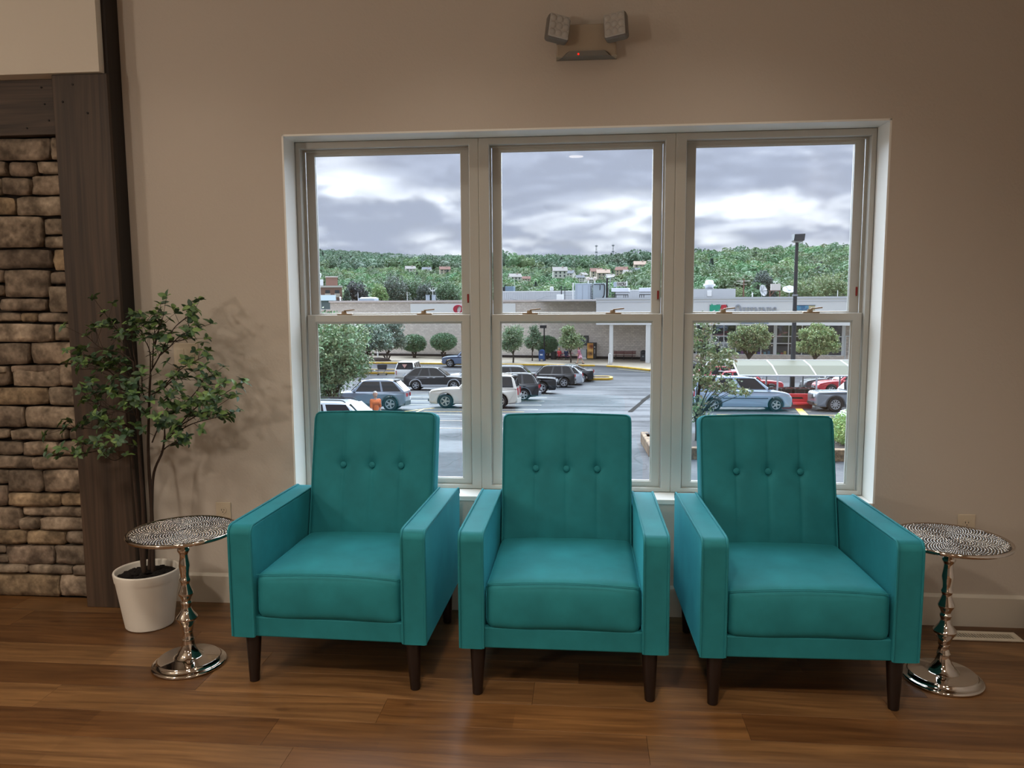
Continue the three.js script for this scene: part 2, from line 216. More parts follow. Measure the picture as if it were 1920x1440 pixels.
// three double-hung windows
const glassM = phys(0xffffff, 0.0, { transmission: 1, thickness: 0, ior: 1.5, transparent: false });
const lockM = std(0x9a8468, 0.5), tagM = std(0x8c1f18, 0.5);
const ring = (w, h, l, r, t, b, depth, bev = 0.004) => { const s = shapeOf([[-w / 2, -h / 2], [w / 2, -h / 2], [w / 2, h / 2], [-w / 2, h / 2]]); s.holes.push(new THREE.Path([[-w / 2 + l, -h / 2 + b], [-w / 2 + l, h / 2 - t], [w / 2 - r, h / 2 - t], [w / 2 - r, -h / 2 + b]].map(([x, y]) => new THREE.Vector2(x, y)))); return extr(s, depth - 2 * bev, bev).translate(0, 0, -depth + bev); };
const UNITS = [[-1.31, -0.475], [-0.475, 0.384], [0.384, 1.219]];
UNITS.forEach(([a, b], i) => {
  const w = struct('window_' + (i + 1)), cx = (a + b) / 2, W = b - a, y0 = YB + 0.002, y1 = YT - 0.008, H = y1 - y0, cy = (y0 + y1) / 2;
  const jl = i === 0 ? 0.022 : 0.047, jr = i === 2 ? 0.022 : 0.044;
  // frame: face ring, stepped jamb and head stops behind it
  part('window_frame', muv(join([ring(W, H, jl, jr, 0.03, 0.02, 0.03).translate(cx, cy, -0.13), ring(W, H, jl - 0.006, jr - 0.006, 0.02, 0.016, 0.07, 0.002).translate(cx, cy, -0.16), ring(W, H, jl + 0.004, jr + 0.004, 0.034, 0.012, 0.012, 0.003).translate(cx, cy, -0.186)])), vinylM, w);
  const sx0 = a + jl + 0.003, sx1 = b - jr - 0.003, sw = sx1 - sx0, sc = (sx0 + sx1) / 2;
  const lo = part('lower_sash', muv(join([ring(sw, 1.33 - 0.543, 0.040, 0.040, 0.035, 0.028, 0.03).translate(sc, (1.33 + 0.543) / 2, -0.148), ring(sw - 0.06, 1.33 - 0.543 - 0.05, 0.015, 0.015, 0.015, 0.008, 0.012, 0.003).translate(sc, (1.33 + 0.543) / 2 - 0.002, -0.155)])), vinylM, w);
  part('pane', box(sw - 0.06, 1.33 - 0.543 - 0.05, 0.003, sc, (1.33 + 0.543) / 2, -0.166), glassM, lo);
  const up = part('upper_sash', muv(join([ring(sw - 0.006, 2.094 - 1.295, 0.042, 0.042, 0.038, 0.042, 0.028).translate(sc, (2.094 + 1.295) / 2, -0.19), ring(sw - 0.066, 2.094 - 1.295 - 0.06, 0.012, 0.012, 0.012, 0.012, 0.012, 0.003).translate(sc, (2.094 + 1.295) / 2, -0.197), box(sw - 0.1, 0.006, 0.006, sc, 2.079, -0.187)])), vinylM, w);
  part('pane', box(sw - 0.07, 2.094 - 1.295 - 0.06, 0.003, sc, (2.094 + 1.295) / 2, -0.207), glassM, up);
  for (const k of [0.25, 0.74]) {
    const lx = sx0 + sw * k - 0.015, L = part('sash_lock', [rbox(0.07, 0.006, 0.022, 0.002, lx, 1.333, -0.163), cyl(0.011, 0.013, 0.012, 12, lx - 0.004, 1.341, -0.163)], lockM, w);
    part('lever', muv(place(rbox(0.05, 0.006, 0.012, 0.002), lx + 0.022, 1.351, -0.158, 0, 0.1, 0.1)), lockM, L);
  }
  part('pull_tag', [rbox(0.008, 0.034, 0.003, 0.0012, sx1 - 0.015, 1.405 + 0.01 * i, -0.188), ball(0.004, 8, sx1 - 0.015, 1.386 + 0.01 * i, -0.187)], tagM, w, 'small red pull tag');
});
// wooden column, beam and stacked stone of the fireplace
{
  const c = thing('timber_column', 'dark stained timber column between the stacked stone and the window wall', 'column', [-2.155, 0, 0]);
  part('front_board', muv(rbox(0.25, 2.362, 0.02, 0.003, 0, 1.181, 0.104), 1, 0.2, 0.1), beamM, c);
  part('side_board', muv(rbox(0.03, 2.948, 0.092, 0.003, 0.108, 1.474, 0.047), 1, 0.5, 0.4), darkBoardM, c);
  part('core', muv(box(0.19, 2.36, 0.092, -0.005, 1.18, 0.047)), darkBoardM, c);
  const R = rng(5), nails = []; for (const [x, y] of [[-0.03, 2.32], [0.03, 2.2], [-0.08, 2.25]]) nails.push(cyl(0.0045, 0.0045, 0.004, 8, x, y, 0.115, PI / 2));
  part('nail', nails, darkM, c);
  const b = thing('timber_beam', 'horizontal dark timber beam above the stacked stone', 'beam', [-3.3, 2.128, 0.02]);
  part('face_board', muv(rbox(2.0, 0.236, 0.05, 0.003, 0.02, 0.118, 0.01), 1, 0.3, 0.7), beamHM, b);
  part('nail', [[0.93, 0.2], [0.955, 0.06], [0.85, 0.03], [0.94, 0.13]].map(([x, y]) => cyl(0.004, 0.004, 0.004, 8, x, y, 0.036, PI / 2)), darkM, b);
  const wall = struct('wall_stone', muv(box(4.4, CEIL, 0.2, -4.24, CEIL / 2, -0.13)), std(0x2a231e, 0.95));
  // each stone: left, right, bottom, top on the wall (metres)
  const A = STONES;
  const tones = ['#d3c9bc', '#e0d4c6', '#c0b5aa', '#968c84', '#ddcbb0', '#cdbfb4', '#d8cbbd'].map((q) => std(q, 0.9, 0, { map: rep(T.stone, 2.2), bumpMap: rep(T.stone, 2.2), bumpScale: 0.006 }));
  const S = (x0, x1, y0, y1, dk) => {
    const w = x1 - x0 - 0.006, h = y1 - y0 - 0.004, d = 0.05 + R() * 0.022, nx = 7, ny = 4, sd = Math.floor(R() * 9999), g = new THREE.BoxGeometry(w, h, d, nx, ny, 2), p = g.attributes.position;
    for (let i = 0; i < p.count; i++) {
      let x = p.getX(i), y = p.getY(i), z = p.getZ(i); const u = x / w * 2, v = y / h * 2, e = Math.max(Math.abs(u), Math.abs(v));
      const n = fbm(x * 14 + sd, y * 14, 3, sd) - 0.5, m = fbm(x * 30, y * 30 + sd, 3, sd + 3) - 0.5;
      if (z > 0) z += n * 0.022 + m * 0.01 - 0.006 * sstep(0.86, 1, e);
      if (Math.abs(u) > 0.99) x += (fbm(y * 22 + sd, z * 9, 2, sd + 7) - 0.5) * 0.014 - Math.sign(u) * 0.003 * sstep(0.7, 1, Math.abs(v));
      if (Math.abs(v) > 0.99) y += (fbm(x * 16 + sd, z * 9, 2, sd + 8) - 0.5) * 0.008 - Math.sign(v) * 0.003 * sstep(0.75, 1, Math.abs(u));
      p.setXYZ(i, x, y, z);
    }
    let q = mergeVertices((g.deleteAttribute('uv'), g.deleteAttribute('normal'), g), 1e-4); q.computeVertexNormals();
    q = muv(q, 1, R() * 5, R() * 5); q.translate((x0 + x1) / 2, (y0 + y1) / 2, d / 2 - 0.032);
    part('stone', q, tones[dk ? 3 - (R() < 0.4 ? 1 : 0) : [0, 1, 2, 4, 5, 6][Math.floor(R() * 6)]], wall);
  };
  for (const [x0, x1, y0, y1, dk] of A) S(x0, x1, y0, y1, dk);
}
// ================================================================ furniture and fittings
function softBox(w, h, d, r, sx, sy, sz, disp) {
  const g = new THREE.BoxGeometry(w, h, d, sx, sy, sz), p = g.attributes.position; g.deleteAttribute('uv'); g.deleteAttribute('normal');
  const fit = (q, H) => { const s = Math.sign(q), a = Math.abs(q) / H; return s * H * (a < 0.001 ? 0 : 1 - Math.pow(Math.max(0, 1 - a), 1.25)); };   // denser towards the edges
  for (let i = 0; i < p.count; i++) {
    const q = V(fit(p.getX(i), w / 2), fit(p.getY(i), h / 2), fit(p.getZ(i), d / 2)), c = V(clamp(q.x, -w / 2 + r, w / 2 - r), clamp(q.y, -h / 2 + r, h / 2 - r), clamp(q.z, -d / 2 + r, d / 2 - r)), e = q.clone().sub(c), L = e.length();
    if (L > 1e-6) q.copy(c).addScaledVector(e, r / L * Math.min(1, Math.max(Math.abs(e.x), Math.abs(e.y), Math.abs(e.z)) / r));
    if (disp) disp(q); p.setXYZ(i, q.x, q.y, q.z);
  }
  const m = mergeVertices(g, 1e-5); m.computeVertexNormals(); return muvSmooth(m);
}
function muvSmooth(m) {        // like muv(), keeping smooth normals
  return muv(m);
}
const velvet = (c, s) => phys(c, 0.68, { map: rep(T.fabric, 2.5), bumpMap: rep(T.weave, 9), bumpScale: 0.00025, sheen: 1, sheenColor: new THREE.Color(s), sheenRoughness: 0.5, specularIntensity: 0.4 });
const velvetM = velvet('#2a8891', '#58e4ff'), pipingM = velvetM, legM = std(0x1c100c, 0.38);
function makeChair() {
  const t = thing('armchair', '', 'armchair', [0, 0, 0], 0, 'three teal velvet armchairs in a row'), O = 0.33, W = 0.72, at = 0.088, dep = 0.667, ha = 0.5985, hb = 0.186;
  for (const s of [-1, 1]) {
    const sh = new THREE.Shape(), rf = 0.032, rb = 0.03;
    sh.moveTo(0, hb); sh.lineTo(0, ha - rf); sh.absarc(rf, ha - rf, rf, PI, PI / 2, true); sh.lineTo(dep - rb, ha - 0.004); sh.absarc(dep - rb, ha - 0.004 - rb, rb, PI / 2, 0, true); sh.lineTo(dep - 0.01, hb); sh.closePath();
    const g = extr(sh, at - 0.016, 0.008, { bevelSegments: 4, curveSegments: 12 }); g.translate(0, 0, -(at - 0.016) / 2); g.rotateY(PI / 2); g.translate(s * (W / 2 - at / 2), 0, O);
    const arm = part('arm', muv(g), velvetM, t);
    for (const e of [-1, 1]) {
      const x = s * (W / 2 - at / 2) + e * (at / 2 - 0.003), pts = [[x, hb + 0.004, O + 0.001], [x, 0.35, O + 0.002], [x, ha - rf, O + 0.001], [x, ha - 0.010, O - 0.008], [x, ha + 0.001, O - rf], [x, ha, O - 0.3], [x, ha - 0.003, O - dep + rb], [x, ha - 0.03, O - dep + 0.003]];
      part('piping', tube(pts, 0.0042, 7, 60), pipingM, arm);
    }
  }
  // seat cushion with a crowned top and a soft front
  const cw = 0.538, ch = 0.172, cd = 0.53;
  const cush = softBox(cw, ch, cd, 0.034, 44, 16, 44, (q) => {
    const u = 2 * q.x / cw, v = 2 * q.y / ch, w = 2 * q.z / cd;
    if (v > 0) q.y += v * 0.020 * (1 - u * u) * (1 - 0.7 * w * w);
    q.z += Math.max(0, w) ** 3 * (0.012 * (1 - v * v) * (1 - u * u * u * u) - 0.004 * v);
    q.y += 0.003 * Math.sin(q.x * 17 + 1) * Math.max(0, -v) * Math.max(0, w) + (fbm(q.x * 7 + 3, q.z * 7, 2, 77) - 0.5) * 0.006 * Math.max(0, v);
  });
  const seat = part('seat_cushion', place(cush, 0, 0.252 + ch / 2, O - 0.006 - cd / 2), velvetM, t);
  const py = 0.252 + ch - 0.004, pz = O - 0.009;
  part('piping', tube([[-0.262, py - 0.008, pz - 0.02], [-0.256, py, pz + 0.001], [-0.13, py + 0.007, pz + 0.001], [0, py + 0.010, pz + 0.001], [0.13, py + 0.007, pz + 0.001], [0.256, py, pz + 0.001], [0.262, py - 0.008, pz - 0.02]], 0.0016, 6, 60), pipingM, seat);
  part('front_rail', muv(rbox(0.552, 0.075, 0.03, 0.006, 0, 0.2235, O - 0.026)), velvetM, t);
  part('back_panel', muv(rbox(0.55, 0.36, 0.05, 0.01, 0, 0.366, O - dep + 0.032)), velvetM, t);
  part('underside', muv(box(0.55, 0.012, 0.58, 0, 0.199, O - 0.33)), darkM, t);
  // reclined back with three buttons and pulled seams
  const bw = 0.534, bh = 0.545, bd = 0.105, by = 0.045, tilt = -0.235;
  const back = softBox(bw, bh, bd, 0.022, 100, 56, 10, (q) => {
    const u = 2 * q.x / bw, v = 2 * q.y / bh;
    if (q.z > 0) {
      let k = q.z / (bd / 2); k = k * k;
      let z = 0.017 * (1 - u * u * u * u) * (1 - v * v * v * v);
      for (const bx of [-0.126, 0, 0.126]) { const dx = q.x - bx, dy = q.y - by; z -= 0.0058 * Math.exp(-((dx / 0.006) ** 2)) * (0.35 + 0.65 * Math.exp(-((dy / 0.16) ** 2))) + 0.002 * Math.exp(-((dx / 0.02) ** 2)) + 0.013 * Math.exp(-(dx * dx + dy * dy) / (0.024 ** 2)) + 0.004 * Math.exp(-((dx * dx) / (0.045 ** 2) + (dy * dy) / (0.07 ** 2))); }
      q.z += k * z;
    }
    if (v > 0.5) q.y += 0.006 * (1 - u * u) * (v - 0.5) * 2;
  });
  const B = new THREE.Matrix4().makeTranslation(0, 0.645, O - 0.627).multiply(new THREE.Matrix4().makeRotationX(tilt)), put = (g) => g.applyMatrix4(B);
  const bk = part('backrest', put(back), velvetM, t);
  for (const bx of [-0.126, 0, 0.126]) part('button', put(place(new THREE.SphereGeometry(0.0135, 18, 10).scale(1, 1, 0.45), bx, by, bd / 2 + 0.0045)), pipingM, bk);
  const e = bw / 2 - 0.004, f = bh / 2 - 0.004, r = 0.03, oz = bd / 2 - 0.004, pts = [[-e, -f, oz], [-e, 0, oz], [-e, f - r, oz], [-e + 0.009, f - 0.009, oz], [-e + r, f, oz], [0, f + 0.006, oz], [e - r, f, oz], [e - 0.009, f - 0.009, oz], [e, f - r, oz], [e, 0, oz], [e, -f, oz]];
  part('piping', put(tube(pts, 0.0036, 7, 90)), pipingM, bk);
  for (const [x, z] of [[-1, 0.047], [1, 0.047], [-1, 0.632], [1, 0.632]]) {
    const g = lathe([[0, 0], [0.0165, 0], [0.018, 0.003], [0.0285, 0.19], [0, 0.19]], 20); g.applyMatrix4(new THREE.Matrix4().set(1, z < 0.3 ? -x * 0.02 : 0, 0, 0, 0, 1, 0, 0, 0, 0, 1, 0, 0, 0, 0, 1));
    part('leg', place(g, x * 0.304, 0, O - z), legM, t);
  }
  return t;
}
{
  const c = makeChair(), at = (px, pz, a) => [px - 0.33 * Math.sin(a), 0, pz - 0.33 * Math.cos(a)];
  c.position.set(...at(-0.9124, 0.7733, -0.0224)); c.rotation.y = -0.0224;
  c.userData.label = 'teal velvet armchair nearest the potted tree, leftmost of the three armchairs';
  dup(c, at(-0.0744, 0.7919, 0.0027), 0.0027, 'teal velvet armchair in the middle of the three, with an armchair on each side');
  dup(c, at(0.7487, 0.7894, 0.0242), 0.0242, 'teal velvet armchair next to the floor vent, rightmost of the three armchairs');
}
// silver side tables
{
  const smooth = (p) => new THREE.SplineCurve(p.map(([r, y]) => new THREE.Vector2(r, y))).getPoints(p.length * 4).map((q) => [q.x, q.y]);
  const chrome = std(0xcfc6bd, 0.06, 1), beadM = std(0xa8a29a, 0.14, 1), topM = std(0x3a3634, 0.5, 0.6);
  const t = thing('side_table', 'round silver pedestal side table beside the white plant pot', 'side table', [-1.525, 0, 0.612], 0, 'silver pedestal side tables');
  part('base', lathe([[0, 0], [0.134, 0], [0.138, 0.004], [0.137, 0.010], [0.130, 0.014], [0.118, 0.016], [0.116, 0.026], [0.112, 0.029], [0.06, 0.033], [0.052, 0.036], [0.048, 0.042], [0.041, 0.046], [0.036, 0.056], [0.028, 0.067], [0.0235, 0.085], [0.022, 0.0975]], 64), chrome, t);
  part('pedestal', lathe(smooth([[0.022, 0.0975], [0.0235, 0.101], [0.0215, 0.106], [0.0185, 0.120], [0.0185, 0.130], [0.021, 0.137], [0.021, 0.142], [0.026, 0.160], [0.0375, 0.180], [0.039, 0.186], [0.0375, 0.191], [0.024, 0.209], [0.018, 0.222], [0.0165, 0.233], [0.020, 0.243], [0.020, 0.248], [0.0165, 0.255], [0.020, 0.266], [0.0275, 0.280], [0.027, 0.288], [0.021, 0.304], [0.0165, 0.317], [0.0165, 0.325], [0.020, 0.333], [0.020, 0.339], [0.016, 0.349], [0.0165, 0.365], [0.0195, 0.385], [0.020, 0.395], [0.0165, 0.418], [0.015, 0.432], [0.0165, 0.440], [0.0225, 0.452], [0.0215, 0.460], [0.0165, 0.470], [0.0155, 0.485], [0.018, 0.489], [0.0155, 0.494], [0.017, 0.505], [0.023, 0.514], [0.03, 0.518]]), 40), chrome, t);
  const top = part('tabletop', lathe([[0, 0.516], [0.15, 0.516], [0.190, 0.518], [0.1985, 0.522], [0.2005, 0.528], [0.1985, 0.533], [0.194, 0.535], [0.190, 0.532], [0.186, 0.529], [0, 0.529]], 96), chrome, t);
  part('inlay', cyl(0.187, 0.187, 0.002, 64, 0, 0.530, 0), topM, top);
  const m = [], R = rng(3); for (let i = 3; i < 1150; i++) { const r = 0.185 * Math.sqrt(i / 1150), a = i * 2.399963; m.push(MX(V(r * Math.cos(a), 0.531, r * Math.sin(a)), EQ((R() - 0.5) * 0.5, a, (R() - 0.5) * 0.5), V(1, 0.5 + R() * 0.3, 0.75))); }
  copies('bead', new THREE.IcosahedronGeometry(0.0047, 1), beadM, m, null, top);
  dup(t, [1.31, 0, 0.505], 1.1, 'round silver pedestal side table between the floor vent and the rightmost armchair');
}
// potted tree
{
  const t = thing('potted_tree', 'slim artificial tree in a white round pot in front of the timber column', 'potted plant', [-1.885, 0, 0.27]);
  const potM = std(0xe6e0d6, 0.55), barkM = std(0x3a2a20, 0.8, 0, { bumpMap: T.bump, bumpScale: 0.002 }), soilM = std(0x1a110c, 0.95, 0, { bumpMap: T.bump, bumpScale: 0.01 });
  part('pot', lathe([[0, 0.004], [0.094, 0], [0.098, 0.006], [0.1275, 0.208], [0.1305, 0.211], [0.1345, 0.243], [0.1325, 0.249], [0.127, 0.249], [0.123, 0.243], [0.119, 0.2], [0.10, 0.18], [0, 0.18]], 64), potM, t);
  const soil = []; { const g = new THREE.CircleGeometry(0.121, 48, 0, PI * 2); const d = new THREE.CylinderGeometry(0.121, 0.119, 0.03, 40, 1); soil.push(d.translate(0, 0.205, 0)); const R = rng(8); for (let i = 0; i < 260; i++) { const r = 0.113 * Math.sqrt(R()), a = R() * 6.28; soil.push(new THREE.IcosahedronGeometry(0.006 + R() * 0.008, 0).rotateX(R() * 3).rotateY(R() * 3).scale(1, 0.6, 1).translate(r * Math.cos(a), 0.219 + 0.008 * (1 - r / 0.12) + R() * 0.004, r * Math.sin(a))); } g.dispose(); }
  part('soil', soil, soilM, t).userData.kind = 'stuff';
  const lines = BRANCHES, R = rng(21), leafPts = [];
  const leafG = (() => { const L = 0.031, W = 0.0085, v = [], ix = [], n = 6; for (let i = 0; i <= n; i++) { const s = i / n, w = W * Math.sin(PI * Math.pow(s, 0.85)) ** 0.8 + 0.0004, y = -0.007 * s * s; for (const e of [-1, 0, 1]) v.push(s * L, y + (e ? 0.0028 * Math.sin(PI * s) : 0), e * w); } for (let i = 0; i < n; i++) for (const k of [0, 1]) { const a = i * 3 + k; ix.push(a, a + 1, a + 3, a + 1, a + 4, a + 3); } const g = new THREE.BufferGeometry(); g.setAttribute('position', new THREE.Float32BufferAttribute(v, 3)); g.setIndex(ix); g.computeVertexNormals(); return g; })();
  const leafMs = ['#3f5a34', '#4d6e3e', '#37523c', '#648549', '#7a9a52', '#49694c'].map((c) => phys(c, 0.5, { transmission: 0.25, thickness: 0, side: THREE.DoubleSide }));
  for (const [kind, pts0] of lines) {
    const pts = pts0.map(([x, y, z]) => [x + 1.885, y, z - 0.27]);
    if (kind === 't') { part('trunk', taper(pts, 0.0095, 0.0045, 8, 30), barkM, t); }
    else {
      const br = part('branch', taper(pts, 0.0034, 0.0012, 5, 20), barkM, t), c = new THREE.CatmullRomCurve3(pts.map((p) => V(...p))), len = c.getLength();
      const n = Math.max(3, Math.round(len / 0.019));
      for (let i = 1; i <= n; i++) {
        const s = Math.pow(i / n, 0.8), p = c.getPointAt(s), d = c.getTangentAt(s); if (s < 0.2) continue;
        const off = V(0, 0, 0);
        if (i < n && R() < 0.85) {       // a short twig carrying a whorl
          const side = V(R() - 0.5, R() * 0.7 - 0.15, (R() - 0.5) * 1.3).normalize().multiplyScalar(0.03 + R() * 0.055).addScaledVector(d, 0.03); off.copy(side);
          part('twig', bar(p.toArray(), p.clone().add(off).toArray(), 0.0009, 4), barkM, br);
        }
        leafPts.push([p.clone().add(off), off.lengthSq() ? off.clone().normalize() : d]);
      }
    }
  }
  const M = []; for (const [p, d] of leafPts) {
    const q = new THREE.Quaternion().setFromUnitVectors(V(0, 1, 0), d.clone().lerp(V(R() - 0.5, 1, R() - 0.2), 0.45).normalize()), n = 4 + Math.floor(R() * 3), a0 = R() * 6.28;
    for (let k = 0; k < n; k++) M.push([p, q.clone().multiply(EQ(0, a0 + k * 6.283 / n + (R() - 0.5) * 0.4, 0)).multiply(EQ((R() - 0.5) * 1.2, 0, R() * 1.1 - 0.15)), 0.7 + R() * 0.55, p.z + R() * 0.05]);
  }
  M.sort((a, b) => b[3] - a[3]);
  M.forEach(([p, q, s], i) => { if (i < 300) { const m = part('leaf', leafG, leafMs[Math.floor(R() * 6)], t); m.position.copy(p); m.quaternion.copy(q); m.scale.setScalar(s); } });
  leafMs.forEach((mat, k) => { const g = M.slice(300).filter((_, i) => i % 6 === k).map(([p, q, s]) => leafG.clone().applyMatrix4(MX(p, q, s))); if (g.length) part('foliage', g, mat, t).userData.kind = 'stuff'; });
}
// twin-head emergency light
{
  const t = thing('emergency_light', 'white twin-head emergency light high on the wall above the window', 'emergency light', [0, 2.38, 0.0]);
  part('housing', muv(place(extr([[-0.125, 0], [0.122, 0], [0.116, 0.11], [0.098, 0.128], [-0.098, 0.128], [-0.118, 0.11]], 0.044, 0.006), 0, 0, 0.002)), std(0xa99b89, 0.7), t);
  part('skirt', hull([[-0.126, 0, 0], [0.123, 0, 0], [-0.126, 0.012, 0], [0.123, 0.012, 0], [-0.09, -0.002, 0.066], [0.09, -0.002, 0.066], [-0.07, 0.018, 0.066], [0.07, 0.018, 0.066]]), std(0x77746f, 0.5), t);
  part('indicator_led', ball(0.004, 10, -0.034, 0.006, 0.066), std(0xff3020, 0.4, 0, { emissive: 0xff2010, emissiveIntensity: 1.2 }), t, 'small red indicator light');
  const headM = std(0x6f6a65, 0.4), lensM = phys(0xb0aca7, 0.12, { clearcoat: 0.6 });
  for (const [x, rz, ry] of [[-0.118, -0.12, 0.35], [0.116, 0.06, -0.3]]) {
    const g = part('lamp_head', muv(rbox(0.094, 0.104, 0.05, 0.014)), headM, t); g.position.set(x, 0.096, 0.095); g.rotation.set(-0.15, ry, rz);
    const l = []; for (let i = 0; i < 3; i++) for (let j = 0; j < 3; j++) l.push(place(new THREE.SphereGeometry(0.0155, 10, 6).scale(1, 1, 0.5), (i - 1) * 0.027, (j - 1) * 0.029, 0.024)); l.push(rbox(0.084, 0.094, 0.006, 0.003, 0, 0, 0.024));
    part('lens', l, lensM, g); part('neck', bar([0, 0, -0.02], [-x * 0.3, -0.035, -0.06], 0.012, 10), headM, g);
  }
}
// outlets, switch plate, floor vent
{
  const ivory = std(0xcdbfa9, 0.45), slot = std(0x20160f, 0.7);
  const outlet = (x, y, label) => {
    const t = thing('wall_outlet', label, 'outlet', [x, y, 0]);
    part('cover_plate', muv(rbox(0.072, 0.116, 0.007, 0.003, 0, 0, 0.0035)), ivory, t);
    for (const s of [0.021, -0.021]) { const r = part('receptacle', place(extr((() => { const h = new THREE.Shape(); h.absarc(0, 0, 0.0165, 0, PI * 2); return h; })(), 0.002, 0.0008), 0, s, 0.0072), ivory, t); part('slot', [box(0.0022, 0.008, 0.002, -0.006, s + 0.003, 0.0098), box(0.0022, 0.0065, 0.002, 0.006, s + 0.003, 0.0098), cyl(0.0024, 0.0024, 0.002, 8, 0, s - 0.0075, 0.0098, PI / 2)], slot, r); }
    part('screw', cyl(0.003, 0.003, 0.002, 10, 0, 0, 0.0075, PI / 2), ivory, t);
  };
  outlet(1.601, 0.428, 'ivory wall outlet above the silver table by the floor vent');
  outlet(-1.659, 0.418, 'ivory wall outlet behind the silver table by the potted tree');
  const s = thing('switch_plate', 'small wall plate half hidden behind the tree leaves', 'switch plate', [-1.80, 1.15, 0]);
  part('cover_plate', muv(rbox(0.115, 0.116, 0.007, 0.003, 0, 0, 0.0035)), ivory, s); for (const x of [-0.023, 0.023]) part('rocker', muv(place(rbox(0.032, 0.066, 0.006, 0.002), x, 0, 0.008, 0.05)), ivory, s);
  const v = thing('floor_vent', 'white metal floor vent with dark slots along the baseboard', 'vent', [1.635, 0, 0.118]), fr = ring(0.29, 0.086, 0.022, 0.022, 0.022, 0.022, 0.006, 0.002).rotateX(-PI / 2).translate(0, 0.0065, 0);
  part('frame', muv(fr), std(0xd5c9b6, 0.4), v); part('well', box(0.25, 0.002, 0.05, 0, 0.001, 0), std(0x120d0a, 0.9), v);
  for (let i = 0; i < 22; i++) part('slat', place(new THREE.BoxGeometry(0.0045, 0.006, 0.044), -0.118 + i * 0.01125, 0.003, 0, 0, 0.12, 0.5), std(0xc9bda9, 0.45), v);
}
// ceiling downlights: one seen as a reflection, the rest unseen, placed to light the room
{
  const proto = thing('ceiling_light', '', 'ceiling light', [0, 0, 0], 0, 'round ceiling downlights');
  part('trim_ring', lathe([[0.078, 0], [0.095, -0.004], [0.098, 0], [0.078, 0.001]], 40), std(0xe8e2d8, 0.5), proto);
  part('lens', cyl(0.079, 0.079, 0.004, 40, 0, -0.001, 0), std(0xffffff, 0.5, 0, { emissive: LAMP_COLOR, emissiveIntensity: 5 }), proto);
  LAMPS.forEach(([x, z, p, cone], i) => {
    const o = i ? dup(proto, [x, CEIL - 0.001, z], 0, '') : proto; o.position.set(x, CEIL - 0.001, z); o.userData.label = i ? 'unseen round ceiling downlight, out of view, placed to light the room and chairs' : 'round ceiling downlight seen only as a reflection in the middle window';
    const l = new THREE.SpotLight(LAMP_COLOR, p, 0, cone, 0.85, 2); l.position.set(x, CEIL - 0.03, z); l.target.position.set(x, 0, z); l.castShadow = true; l.shadow.radius = 6; scene.add(l, l.target);
  });
  UNSEEN_PENDANTS.forEach(([x, y, z, I], i) => {
    const o = thing('unseen_pendant_lamp', i ? 'unseen globe pendant hung low out of view, placed to light the plant pot' : 'unseen globe pendant out of view, placed to light the soffit and stone wall', 'pendant lamp', [x, y, z], 0, 'unseen globe pendants'), h = CEIL - y - 0.001;
    part('globe', new THREE.SphereGeometry(0.11, 32, 20), std(0xffffff, 0.5, 0, { emissive: LAMP_COLOR, emissiveIntensity: 4 }), o); part('canopy', lathe([[0, h], [0.06, h], [0.06, h - 0.02], [0, h - 0.02]], 24), darkM, o); part('rod', cyl(0.006, 0.006, h - 0.1, 8, 0, 0.1 + (h - 0.1) / 2, 0), darkM, o);
    const l = new THREE.PointLight(LAMP_COLOR, I, 0, 2); l.position.set(x, y, z); l.castShadow = true; l.shadow.radius = 5; scene.add(l);
  });
}
